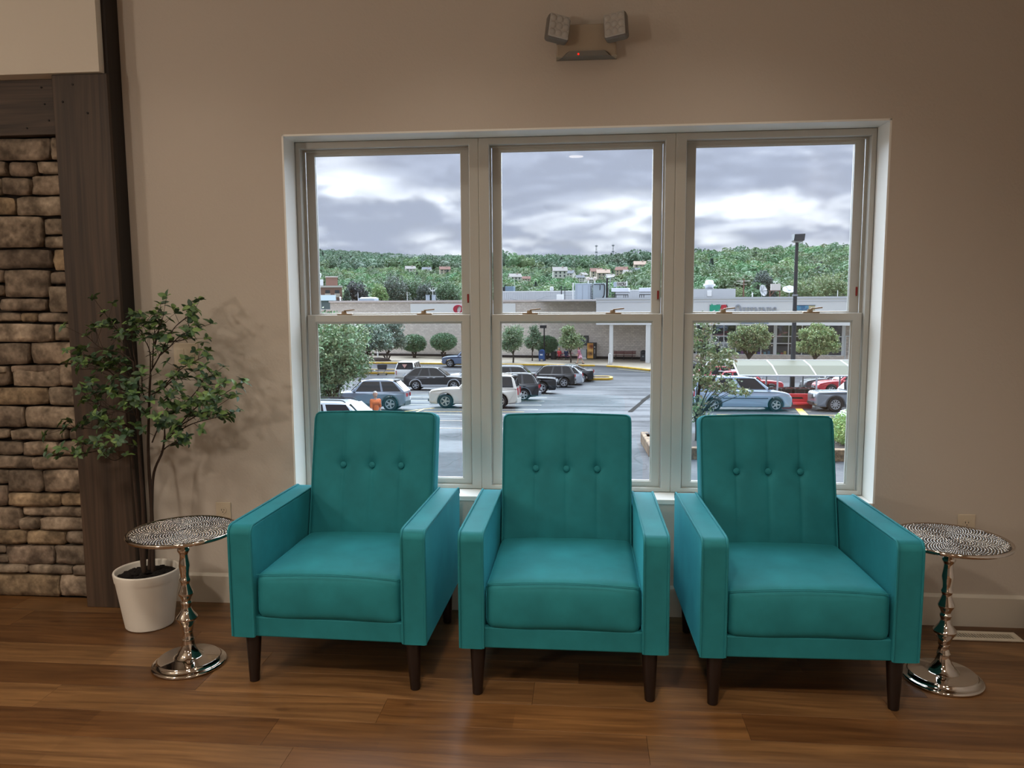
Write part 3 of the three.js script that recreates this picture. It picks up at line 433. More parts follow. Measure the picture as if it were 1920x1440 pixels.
// ================================================================ outdoors: lot, store, hills
const gy = (z) => { const t = z + 60; return -5.7 + 0.06 * (t > 1.5 ? t : t < -1.5 ? 0 : (t + 1.5) ** 2 / 6); };
const A2 = (az) => az * PI / 180;
{
  // parking lot: wet asphalt following the slope
  const W = 90, N = 120, g = new THREE.PlaneGeometry(160, 115, 60, 150).rotateX(-PI / 2), p = g.attributes.position, uv = [];
  for (let i = 0; i < p.count; i++) { const x = p.getX(i), z = p.getZ(i) - 60; p.setXYZ(i, x, gy(z), z); uv.push(x / 24, z / 24); }
  g.setAttribute('uv', new THREE.Float32BufferAttribute(uv, 2)); g.computeVertexNormals();
  const wet = (u, v) => fbm(u * 6, v * 14, 5, 81, 6, 14), crack = (u, v) => { const a = Math.abs(fbm(u * 5, v * 5, 4, 83, 5, 5) - 0.5), b = Math.abs(fbm(u * 9, v * 4, 4, 87, 9, 4) - 0.5); return Math.min(sstep(0.0, 0.007, a), sstep(0, 0.006, b)); };
  const cm = tex(1024, 1024, (u, v) => { const w = wet(u, v), n = fbm(u * 160, v * 160, 2, 89, 160, 160), t = 0.215 + 0.07 * (n - 0.5) - 0.08 * (w - 0.5); const k = 0.55 + 0.45 * crack(u, v); return [t * 0.97 * k, t * k, t * 1.06 * k]; });
  const rm = tex(512, 512, (u, v) => { const w = wet(u, v); return lerp(0.62, 0.85, sstep(0.34, 0.66, w)); }, false);
  const lot = struct('parking_lot', g, phys(0xffffff, 1, { map: cm, roughnessMap: rm, bumpMap: rep(T.bump, 30), bumpScale: 0.004, specularIntensity: 0.5 }));
  const yel = std(0xd8b24a, 0.5), pale = std(0xcfcab4, 0.5), fade = std(0xa9a06f, 0.5);
  const line = (x0, z0, x1, z1, w, m) => { const n = 6, v = [], ix = [], d = Math.hypot(x1 - x0, z1 - z0), px = -(z1 - z0) / d * w / 2, pz = (x1 - x0) / d * w / 2; for (let i = 0; i <= n; i++) { const x = lerp(x0, x1, i / n), z = lerp(z0, z1, i / n); for (const s of [-1, 1]) v.push(x + s * px, gy(z + s * pz) + 0.012, z + s * pz); if (i < n) { const a = i * 2; ix.push(a, a + 1, a + 2, a + 1, a + 3, a + 2, a, a + 2, a + 1, a + 1, a + 2, a + 3); } } const b = new THREE.BufferGeometry(); b.setAttribute('position', new THREE.Float32BufferAttribute(v, 3)); b.setIndex(ix.filter((_, i) => i % 12 < 6)); b.computeVertexNormals(); if (b.attributes.normal.getY(0) < 0) { b.setIndex(ix.filter((_, i) => i % 12 >= 6)); b.computeVertexNormals(); } part('parking_line', b, m, lot); };
  for (let k = 0; k < 12; k++) { const z = -26.5 - 3.05 * k; line(-13.6, z, -8.6, z, 0.1, pale); line(-8.0, z - 0.3, -2.4, z - 0.3, 0.1, pale); if (k < 9) { line(6.3, z - 0.6, 11.2, z - 0.6, 0.1, pale); line(11.6, z - 0.6, 17, z - 0.6, 0.1, fade); } }
  line(-8.3, -24, -8.3, -36, 0.1, yel); line(-9.9, -32.2, -7.9, -36.6, 0.11, yel); line(-8.0, -34.4, -3, -34.6, 0.1, yel); line(11.05, -38, 9.9, -32.0, 0.34, yel); line(6.2, -33.9, 17, -34.1, 0.11, yel); line(3.2, -75.3, 6.6, -71.2, 0.12, fade);
  line(-30, -62.5, -18, -62.5, 0.1, pale); line(-30, -59, -19, -59, 0.1, pale); line(-30, -55.5, -19.5, -55.5, 0.1, fade);
  // tar seams and stains left from a patched trench
  const tar = phys(0x0a0b0c, 0.9, { specularIntensity: 0.15 }), stain = phys(0x191713, 0.9, { specularIntensity: 0.15 });
  line(2.4, -56, 11, -55.2, 0.16, tar); line(6.1, -55.6, 4.6, -50, 0.14, tar); line(4.7, -50.5, 3.4, -43, 0.3, stain); line(3.5, -43.4, 2.2, -35, 0.24, stain); line(-1, -38.4, 9, -38, 0.1, tar); line(-2, -30.6, 9, -30.2, 0.08, tar);
}
const concM = std(0xa79c8a, 0.55, 0, { map: rep(T.grime, 0.2) }), curbM = std(0xd9ad2c, 0.5, 0, { map: rep(T.grime, 0.5) }), mulchM = std(0x2a1f1a, 0.95), slabM = std(0x9a9184, 0.45);
{
  const edge = [[-48, -84.5], [-34, -82.6], [-21, -80.9], [-15, -80.2], [-9.4, -79.7], [-2.1, -78.5], [1.0, -78.2], [2.2, -77.7], [3.4, -76.9], [6.3, -73.2], [8, -72.8], [40, -68]];
  const s = shapeOf([...edge, [40, -83], [-48, -99]].map(([x, z]) => [x, -z])), walk = struct('sidewalk', muv(extr(s, 0.15).rotateX(-PI / 2).translate(0, -5.7, 0)), concM);
  for (let i = 0; i < edge.length - 1; i++) { const [a, b] = edge[i], [c, d] = edge[i + 1], L = Math.hypot(c - a, d - b), g = muv(rbox(L, 0.17, 0.24, 0.03)); g.rotateY(-Math.atan2(d - b, c - a)); part(i === 6 ? 'ramp_edge' : 'curb', g.translate((a + c) / 2, -5.615, (b + d) / 2 + 0.06), i === 6 ? slabM : curbM, walk); }
  const island = (name, x0, x1, z0, z1, r) => { const q = struct(name), sh = new THREE.Shape(), h = new THREE.Shape(), rr = (S, a, b, c, d, e) => { S.moveTo(a + e, c); S.lineTo(b - e, c); S.absarc(b - e, c + e, e, -PI / 2, 0); S.lineTo(b, d - e); S.absarc(b - e, d - e, e, 0, PI / 2); S.lineTo(a + e, d); S.absarc(a + e, d - e, e, PI / 2, PI); S.lineTo(a, c + e); S.absarc(a + e, c + e, e, PI, PI * 1.5); }; rr(sh, x0, x1, -z1, -z0, r); rr(h, x0 + 0.25, x1 - 0.25, -z1 + 0.25, -z0 - 0.25, r - 0.2); sh.holes.push(h); part('curb', muv(extr(sh, 0.24).rotateX(-PI / 2).translate(0, gy((z0 + z1) / 2) - 0.06, 0)), curbM, q); part('planting_bed', muv(extr(h, 0.2).rotateX(-PI / 2).translate(0, gy((z0 + z1) / 2) - 0.05, 0)), mulchM, q); };
  island('traffic_island', -28, -17.4, -72.6, -69.2, 0.7); island('traffic_island_001', -2.2, 2.4, -66.6, -64.3, 0.8);
  // raised bed by the near edge of the lot, faced with blocks
  const bed = struct('raised_bed', muv(box(14.6, 0.34, 3.2, 9.3, gy(-20.6) + 0.1, -20.9)), mulchM), R = rng(4), blockMs = ['#b39b7a', '#a58c6d', '#bfa987'].map((c) => std(c, 0.8, 0, { map: rep(T.stone, 1.2), bumpMap: T.bump, bumpScale: 0.01 }));
  for (let x = 2.0; x < 16.6;) { const w = 0.62 + R() * 0.3; part('block', muv(rbox(w - 0.02, 0.36, 0.26, 0.03, 0, 0, 0)).translate(x + w / 2, gy(-19.2) + 0.16, -19.25 + R() * 0.03), blockMs[Math.floor(R() * 3)], bed); x += w; }
  for (let z = -19.5; z > -22.5;) { const w = 0.7; part('block', muv(rbox(0.26, 0.36, w - 0.02, 0.03)).translate(2.0, gy(z) + 0.15, z - w / 2), blockMs[Math.floor(R() * 3)], bed); z -= w; }
}
// the long store building
const SX = 0, SZ = -87, ST = -0.175, SG = -5.7;
const storeAt = (s, h, o) => [SX + s * Math.cos(ST) + o * Math.sin(ST), SG + h, SZ - s * Math.sin(ST) + o * Math.cos(ST)];
const metalM = std(0xa9b3bd, 0.45, 0.3), paleM = std(0xd9d7d2, 0.6), ribM = std(0xc4c6c8, 0.55, 0.1), darkMetalM = std(0x2b2c2e, 0.5, 0.3), whitePM = std(0xe6e6e4, 0.4), rustM = std(0x6b4a3e, 0.8);
{
  const b = thing('store_building', 'long beige block store building with a white canopy front across the lot', 'building', storeAt(0, 0, 0), ST);
  const blockT = tex(512, 512, (u, v) => { const r = Math.floor(v * 16), c = u * 8 + (r % 2) * 0.5, ci = Math.floor(c), j = Math.min(Math.abs(v * 16 - r - 0.5) < 0.46 ? 1 : 0.8, Math.abs(c - ci - 0.5) < 0.475 ? 1 : 0.86), n = hash(((ci % 8) + 8) % 8, r, 91), m = fbm(u * 30, v * 30, 3, 93, 30, 30); return mixc([0.85, 0.82, 0.79], [0.97, 0.95, 0.92], clamp(0.6 * n + 0.5 * m)).map((q) => q * j); });
  const bumpT = tex(512, 512, (u, v) => { const r = Math.floor(v * 16), c = u * 8 + (r % 2) * 0.5, ci = Math.floor(c); const j = Math.abs(v * 16 - r - 0.5) < 0.45 && Math.abs(c - ci - 0.5) < 0.47 ? 1 : 0; return j * (0.4 + 0.6 * fbm(u * 40, v * 40, 3, 95, 40, 40)); }, false);
  const wallB = std(0xf2ece6, 0.9, 0, { map: rep(blockT, 0.3125), bumpMap: rep(bumpT, 0.3125), bumpScale: 0.03 });
  part('wall', muv(join([box(41.4, 6.75, 14, -11.9, 3.375, -7), box(26, 6.75, 10, 21.8, 3.375, -5)])), wallB, b);
  part('annex_wall', muv(box(6, 5.7, 10, -35.4, 2.85, -6)), wallB, b);
  part('coping', muv(join([box(41.6, 0.22, 0.5, -11.9, 6.84, -0.1), box(0.5, 0.22, 14, -32.5, 6.84, -7), box(6.1, 0.16, 0.4, -35.5, 5.78, -1)])), std(0xcfc3bd, 0.6), b);
  part('roof', muv(join([box(41, 0.1, 13.6, -11.9, 6.79, -7.1), box(40, 0.1, 15, 15, 6.8, -4)])), std(0x8c8a88, 0.8), b);
  part('base_course', muv(box(40, 0.3, 0.25, -12.6, 0.28, 0.1)), std(0x2b2523, 0.9), b);
  const panelM = std(0xe3e3df, 0.6);
  part('sign_panel', muv(box(13.3, 1.55, 0.12, -15.0, 5.75, 0.06)), panelM, b, 'large white rectangular panel on the block wall');
  // canopy: fascia, soffit, pillars
  const fasM = std(0xdedfdd, 0.6);
  part('fascia', muv(box(29, 2.72, 0.4, 16.5, 5.58, 4.6)), fasM, b); part('fascia', muv(box(0.4, 2.72, 4.6, 2.2, 5.58, 2.3)), fasM, b);
  part('coping', muv(join([box(29.2, 0.2, 0.56, 16.5, 7.03, 4.6), box(29.1, 0.06, 0.46, 16.5, 6.66, 4.6)])), std(0xc7cbce, 0.5), b);
  part('canopy_ceiling', muv(box(28.6, 0.14, 4.8, 16.5, 4.3, 2.2)), fasM, b);
  for (const [s, w] of [[3.63, 0.4], [7.6, 0.5]]) part('pillar', muv(rbox(w, 4.3, w, 0.03, s, 2.15, 4.5)), std(0xd9dad6, 0.6), b);
  // storefront
  part('knee_wall', muv(join([box(20.6, 0.95, 0.3, 17.9, 0.475, 1.3), box(0.5, 0.7, 0.3, 7.6, 0.35, 4.4)])), wallB, b);
  const frM = std(0xd5dadd, 0.45, 0.2), glM = phys(0xffffff, 0.02, { transmission: 1, thickness: 0, ior: 1.5 });
  const xs = [8.0, 10.2, 12.53, 14.05, 15.42, 16.7, 17.93, 19.3, 20.72, 22.08, 23.42, 24.8, 26.01, 27.5], wide = [14.05, 20.72, 27.5];
  const fr = []; for (const x of xs) fr.push(box(wide.includes(x) ? 0.34 : 0.09, 3.35, 0.14, x, 2.6, 1.3)); for (const y of [0.95, 2.18, 2.93, 4.2]) fr.push(box(19.6, 0.09, 0.12, 17.75, y, 1.3));
  const sf = part('storefront_frame', muv(join(fr)), frM, b);
  for (let i = 0; i < xs.length - 1; i++) for (const [y0, y1] of [[0.95, 2.18], [2.18, 2.93], [2.93, 4.2]]) part('pane', box(xs[i + 1] - xs[i] - 0.06, y1 - y0 - 0.06, 0.01, (xs[i] + xs[i + 1]) / 2, (y0 + y1) / 2, 1.3), glM, sf);
  part('shop_interior', muv(join([box(20, 0.1, 1.1, 17.8, 0.55, 0.6), box(20, 3.6, 0.06, 17.8, 2.5, 0.05)])), std(0x3a4146, 0.8), b);
  part('entry_door', muv(join([ring(1.5, 2.9, 0.09, 0.09, 0.1, 0.2, 0.1).translate(9.0, 1.6, 1.5), ring(1.5, 2.9, 0.09, 0.09, 0.1, 0.2, 0.1).translate(28.4, 1.6, 1.5)])), frM, b);
  // goods in the shop window
  const R = rng(19), cols = ['#3d6f8c', '#7d4a80', '#b8743a', '#5a8a58', '#a5463e', '#c9b35a', '#4a3a90', '#8a5a3a', '#6aa0a8'].map((c) => std(c, 0.6));
  for (let i = 0; i < 15; i++) { const s = 17.0 + i * 0.34 + R() * 0.1; if (s > 20.4 && s < 21) continue; solo('display_box', ['tall', 'low', 'slim', 'wide', 'square'][i % 5] + ' ' + ['blue', 'purple', 'orange', 'green', 'red', 'yellow', 'violet', 'brown', 'teal'][i % 9] + ' display carton standing in the store window', 'carton', muv(rbox(0.26, 0.4 + R() * 0.5, 0.3, 0.02, 0, 0.3, 0)), cols[i % 9], storeAt(s, 0.6, 0.85), ST, 'goods in the store window'); }
}
// roof equipment
const roof = (name, label, cat, s, h, o, group) => thing(name, label, cat, storeAt(s, h, o), ST, group);
{
  const corr = (w, h, d, x, y, z) => { const g = [box(w, h, d, x, y, z)]; for (let i = 0; i < w / 0.28; i++) g.push(box(0.07, h, 0.05, x - w / 2 + 0.14 + i * 0.28, y, z + d / 2 + 0.02)); return muv(join(g)); };
  let t = roof('roof_screen', 'long ribbed white screen wall along the store roof', 'roof screen', -7.1, 6.84, -6);
  part('ribbed_panel', corr(9.6, 1.1, 0.2, 0, 0.58, 0), ribM, t); part('cap', muv(box(9.7, 0.1, 0.3, 0, 1.14, 0)), whitePM, t);
  t = roof('roof_screen', 'short ribbed screen wall behind the two raised roof platforms', 'roof screen', 5.2, 6.84, -5); part('ribbed_panel', corr(4.9, 1.1, 0.2, 0, 0.6, 0), ribM, t); part('cap', muv(box(5, 0.1, 0.3, 0, 1.18, 0)), whitePM, t);
  t = roof('air_handler', 'large pale blue-grey boxy air handler on the store roof', 'roof unit', -0.05, 6.85, -3.6);
  part('cabinet', muv(rbox(1.87, 2.0, 1.3, 0.03, -0.85, 1.0, 0)), metalM, t); part('cabinet', muv(rbox(1.36, 2.0, 1.2, 0.03, 1.05, 1.0, 0)), std(0x9fabb2, 0.5, 0.2), t); part('louver', join([...Array(9)].map((_, i) => box(0.36, 0.12, 0.06, 0.24, 0.25 + i * 0.2, 0.55, 0.5))), std(0x6b7076, 0.6), t);
  for (const x of [-1.2, -0.5]) part('door_panel', muv(rbox(0.58, 1.7, 0.04, 0.01, x, 0.95, 0.66)), std(0xb2bdc8, 0.45, 0.2), t); part('pipe', [tube([[1.3, 1.9, 0.65], [1.75, 1.8, 0.66], [1.72, 0.6, 0.66], [1.4, 0.15, 0.66], [0.7, 0.12, 0.66]], 0.07, 8, 30), tube([[0.5, 1.85, 0.62], [1.2, 1.85, 0.64], [1.2, 1.2, 0.64]], 0.04, 6, 20)], darkMetalM, t);
  for (const [s, o] of [[-0.77, -6], [0.05, -6]]) { t = roof('vent_stack', (s < -0.5 ? 'left' : 'right') + ' one of two small capped vents above the blue-grey air handler', 'vent', s, 6.85, o); part('pipe', cyl(0.07, 0.07, 2.4, 10, 0, 1.2, 0), whitePM, t); part('cap', lathe([[0, 2.85], [0.17, 2.8], [0.19, 2.5], [0.1, 2.38], [0, 2.35]], 14), std(0xc8b9ae, 0.6), t); }
  t = roof('exhaust_stack', 'dark exhaust stack with flat hood beside the air handler', 'exhaust stack', 1.95, 6.85, -3.3); part('pipe', cyl(0.11, 0.13, 2.7, 12, 0, 1.35, 0), darkMetalM, t); part('hood', hull([[-0.05, 2.6, 0.2], [0.75, 2.75, 0.25], [-0.05, 2.6, -0.2], [0.75, 2.75, -0.25], [0.05, 2.82, 0.15], [0.7, 2.85, 0.2], [0.05, 2.82, -0.15]]), whitePM, t); part('brace', [bar([0.42, 2.7, 0], [0.14, 0.7, 0], 0.06)], std(0x9aa0a0, 0.5), t);
  t = roof('rooftop_sign', 'small tilted sign frame with dark lettering seen from behind on the roof', 'sign', 2.85, 6.85, -8); part('board', muv(rbox(1.35, 0.55, 0.08, 0.01, 0.1, 1.95, 0)), std(0xb3b1a8, 0.6), t); part('side_panel', muv(rbox(0.4, 0.6, 0.14, 0.02, -0.6, 1.9, 0)), metalM, t); part('edge', muv(box(0.12, 0.62, 0.12, 0.85, 2.0, 0)), whitePM, t); part('post', [bar([-0.6, 0, 0], [-0.6, 1.6, 0], 0.06), bar([0.7, 0, 0], [0.7, 1.7, 0], 0.05)], darkMetalM, t);
  { const d = []; const arc = (x, y, a, c) => d.push(...[...Array(10)].map((_, i) => { const q = i / 10 * c + a; return box(0.07, 0.09, 0.03, x + 0.13 * Math.cos(q), y + 0.17 * Math.sin(q), 0.05, 0, 0, q); })); arc(0.58, 2.0, 2.4, 4.6); arc(0.3, 1.92, 0, 6.28); d.push(box(0.06, 0.3, 0.03, 0.05, 1.93, 0.05), box(0.06, 0.24, 0.03, -0.1, 1.9, 0.05), box(0.2, 0.05, 0.03, -0.02, 2.04, 0.05), box(0.06, 0.34, 0.03, -0.26, 1.95, 0.05)); part('lettering', d, std(0x2d2a2a, 0.6), t); }
  for (const [s, lab] of [[3.72, 'raised white roof platform on dark legs next to the exhaust stack'], [6.9, 'raised white roof platform on dark legs near the window mullion']]) { t = roof('roof_platform', lab, 'roof platform', s, 6.85, -2.2); part('deck', muv(rbox(2.0, 0.42, 1.4, 0.03, 0, 1.18, 0)), std(0xd7dbe4, 0.5), t); part('rail', [box(1.9, 0.05, 0.06, 0, 0.9, 0.6), box(1.9, 0.09, 0.08, 0, 0.62, 0.6), box(1.9, 0.05, 0.06, 0, 0.9, -0.6)], darkMetalM, t); for (const x of [-0.92, -0.7, -0.45, 0.45, 0.66, 0.92]) part('leg', box(0.07, 0.64, 0.07, x, 0.32, x % 0.2 ? 0.6 : 0.4), darkMetalM, t); }
  t = roof('condenser', 'blue-grey condenser unit at the left end of the ribbed roof screen', 'roof unit', -11.6, 6.85, -9); part('cabinet', muv(rbox(1.1, 0.75, 1, 0.03, 0.1, 1.45, 0)), std(0x6f8494, 0.5, 0.2), t); part('fan_guard', cyl(0.4, 0.4, 0.06, 16, -0.6, 1.4, 0.2, PI / 2, 0, 0), darkMetalM, t); part('stand', [box(0.06, 1.1, 0.06, -0.4, 0.55, 0), box(0.06, 1.1, 0.06, 0.6, 0.55, 0), box(1.2, 0.06, 0.9, 0.1, 1.06, 0)], darkMetalM, t);
  t = roof('mushroom_vent', 'squat round vent above the ribbed roof screen', 'vent', -5.45, 6.85, -6.6); part('body', lathe([[0, 0], [0.2, 0], [0.2, 1.25], [0.27, 1.3], [0.27, 1.42], [0.2, 1.48], [0.22, 1.6], [0.16, 1.7], [0, 1.72]], 16), std(0xb9bcbc, 0.5), t);
  t = roof('roof_box', 'small white box with two dark vent pipes on the roof', 'roof unit', -3.85, 6.85, -4); part('cabinet', muv(rbox(0.75, 0.72, 0.6, 0.02, 0, 0.36, 0)), whitePM, t); part('pipe', cyl(0.06, 0.06, 1.75, 8, 0.2, 0.87, 0.2), darkMetalM, t); part('pipe', cyl(0.035, 0.035, 1.65, 8, 0.62, 0.82, 0.2), darkMetalM, t);
  t = roof('conduit', 'sagging pipe run climbing along the ribbed roof screen', 'pipe', -7, 6.87, -4.4); part('pipe', tube([[-3.2, 0.25, 0], [-2, 0.05, 0], [0, 0.06, 0], [1.4, 0.5, 0], [3.4, 0.62, 0], [5.1, 0.62, 0]], 0.035, 6, 40), std(0x8a8d90, 0.5, 0.3), t); part('clamp', box(0.1, 0.5, 0.1, 3.2, 0.3, 0), darkMetalM, t);
  t = roof('white_pipe', 'white capped standpipe at the left corner of the air handler', 'pipe', -2.1, 6.85, -3.2); part('pipe', cyl(0.08, 0.08, 2.0, 10, 0, 1.0, 0), whitePM, t); part('cap', cyl(0.12, 0.12, 0.06, 10, 0, 2.03, 0), whitePM, t);
  t = roof('roof_curb', 'low grey skylight box on the left part of the roof', 'skylight', -29.2, 6.84, -4); part('frame', muv(rbox(2.2, 0.42, 1.4, 0.03, 0, 0.21, 0)), std(0xa8b2bd, 0.4), t); part('dome', hull([[-1, 0.42, 0.6], [1, 0.42, 0.6], [-1, 0.42, -0.6], [1, 0.42, -0.6], [-0.8, 0.55, 0.4], [0.8, 0.55, 0.4], [-0.8, 0.55, -0.4], [0.8, 0.55, -0.4]]), std(0xc6d0da, 0.25), t);
  t = roof('white_pipe', 'short white vent pipe near the left roof corner', 'pipe', -32.2, 6.84, -2); part('pipe', cyl(0.08, 0.09, 0.5, 10, 0, 0.25, 0), whitePM, t); part('cap', ball(0.13, 10, 0, 0.5, 0), whitePM, t);
  for (const [s, l] of [[-30.7, 'thin white roof mast left of the grey skylight box'], [-23.8, 'thin white roof mast right of the grey skylight box']]) { t = roof('roof_mast', l, 'mast', s, 6.84, -4); part('pole', cyl(0.025, 0.035, 1.2, 8, 0, 0.6, 0), whitePM, t); part('flange', cyl(0.09, 0.09, 0.03, 10, 0, 0.015, 0), whitePM, t); }
  for (const [s, l] of [[-20.6, 'left one of two silver vent drums side by side on the roof'], [-19.8, 'right one of two silver vent drums side by side on the roof']]) { t = roof('vent_drum', l, 'vent', s, 6.84, -3); part('drum', cyl(0.24, 0.24, 0.72, 18, 0, 0.36, 0), metalM, t); part('cap', cyl(0.27, 0.27, 0.07, 18, 0, 0.75, 0), metalM, t); }
  t = roof('roof_antenna', 'branched white antenna behind the two vent drums', 'antenna', -20.3, 6.84, -4); part('mast', cyl(0.03, 0.03, 1.7, 8, 0, 0.85, 0), whitePM, t); part('arm', [bar([-0.5, 1.65, 0], [-0.1, 1.3, 0], 0.03), bar([0.5, 1.6, 0], [0.1, 1.3, 0], 0.03), bar([-0.3, 1.28, 0], [0.3, 1.28, 0], 0.03)], whitePM, t);
  t = roof('roof_hvac', 'long ribbed white rooftop unit carrying a round exhaust fan', 'roof unit', 14.2, 7.05, -2.2); part('cabinet', corr(4.6, 1.0, 1.6, 0, 0.5, 0), ribM, t); part('control_box', muv(rbox(0.5, 0.62, 0.12, 0.02, -0.45, 0.5, 0.92)), whitePM, t);
  part('exhaust_fan', lathe([[0, 0], [0.45, 0], [0.45, 0.26], [0.66, 0.32], [0.66, 0.52], [0.48, 0.58], [0.45, 0.9], [0.3, 0.98], [0, 1.0]], 24, -0.5, 1.0, 0), std(0xd0d3d8, 0.4, 0.2), t);
  t = roof('utility_pole', 'weathered pole with white crossarm behind the store roof', 'pole', 17.6, 6.0, -12); part('pole', cyl(0.07, 0.09, 3.4, 8, 0, 1.7, 0), rustM, t); part('crossarm', [box(1.6, 0.09, 0.1, 0, 3.1, 0), box(0.8, 0.07, 0.08, 0, 2.7, 0)], std(0xc9c4ba, 0.6), t);
  const dish = (s, l, ry, rx, r) => { t = roof('satellite_dish', l, 'satellite dish', s, 7.05, -3); const d = part('reflector', place(lathe([[0.02, 0], [r * 0.5, 0.05], [r, 0.2], [r + 0.03, 0.2], [r * 0.5, 0.02], [0.02, -0.03]], 24), 0, 0, 0, rx, 0, 0).rotateY(ry).translate(0, 0.75, 0), std(0xd5d9dc, 0.4), t); part('ribs', join([...Array(6)].map((_, i) => { const a = i / 6 * 6.283; return bar([0, 0.02, 0], [r * Math.cos(a), 0.22, r * Math.sin(a)], 0.025); })).rotateX(rx).rotateY(ry).translate(0, 0.75, 0), std(0x9a9fa3, 0.5), d); part('mount', [bar([0, 0, 0], [0, 0.75, 0], 0.05), cyl(0.14, 0.16, 0.08, 10, 0, 0.04, 0)], std(0x8f9598, 0.5), t); part('feed_horn', place(join([bar([0, 0, 0], [0, 0.6, 0], 0.02), ball(0.06, 8, 0, 0.62, 0)]), 0, 0, 0, rx, 0, 0).rotateY(ry).translate(0, 0.75, 0), whitePM, t); };
  dish(19.4, 'ribbed satellite dish turned sideways on the store roof', 0.9, 1.35, 0.62); dish(22.3, 'satellite dish tilted to the sky, right of the rusty roof stand', 0, 0.55, 0.72);
  t = roof('cooling_unit', 'boxy white unit on a rusty stand between the two satellite dishes', 'roof unit', 20.8, 7.05, -3); part('cabinet', corr(0.95, 0.72, 0.8, 0, 1.15, 0), std(0xd2ccc6, 0.5), t); part('stand', [box(1.15, 0.08, 0.8, -0.1, 0.74, 0), ...[-0.55, 0.5].flatMap((x) => [-0.35, 0.35].map((z) => box(0.1, 0.74, 0.1, x, 0.37, z))), bar([-0.55, 0.1, 0.36], [-0.1, 0.7, 0.36], 0.05)], rustM, t); part('camera', [box(0.18, 0.1, 0.12, -0.15, 1.72, 0.1), box(0.18, 0.1, 0.12, 0.15, 1.74, 0.1), bar([0, 1.5, 0], [0, 1.7, 0], 0.03)], whitePM, t);
  t = roof('small_vent', 'stubby dark and white roof vent left of the sideways dish', 'vent', 18.4, 7.05, -3); part('pipe', cyl(0.07, 0.07, 0.55, 8, 0, 0.3, 0), whitePM, t); part('flashing', cyl(0.2, 0.24, 0.08, 10, 0, 0.04, 0), darkMetalM, t);
  t = roof('roof_mast', 'short white mast at the right end of the store roof', 'mast', 27.3, 7.05, -3); part('pole', cyl(0.035, 0.035, 0.75, 8, 0, 0.37, 0), whitePM, t); part('guy_bar', [bar([-1.6, 0.05, 0], [0.8, 0.28, 0], 0.02)], darkMetalM, t);
}
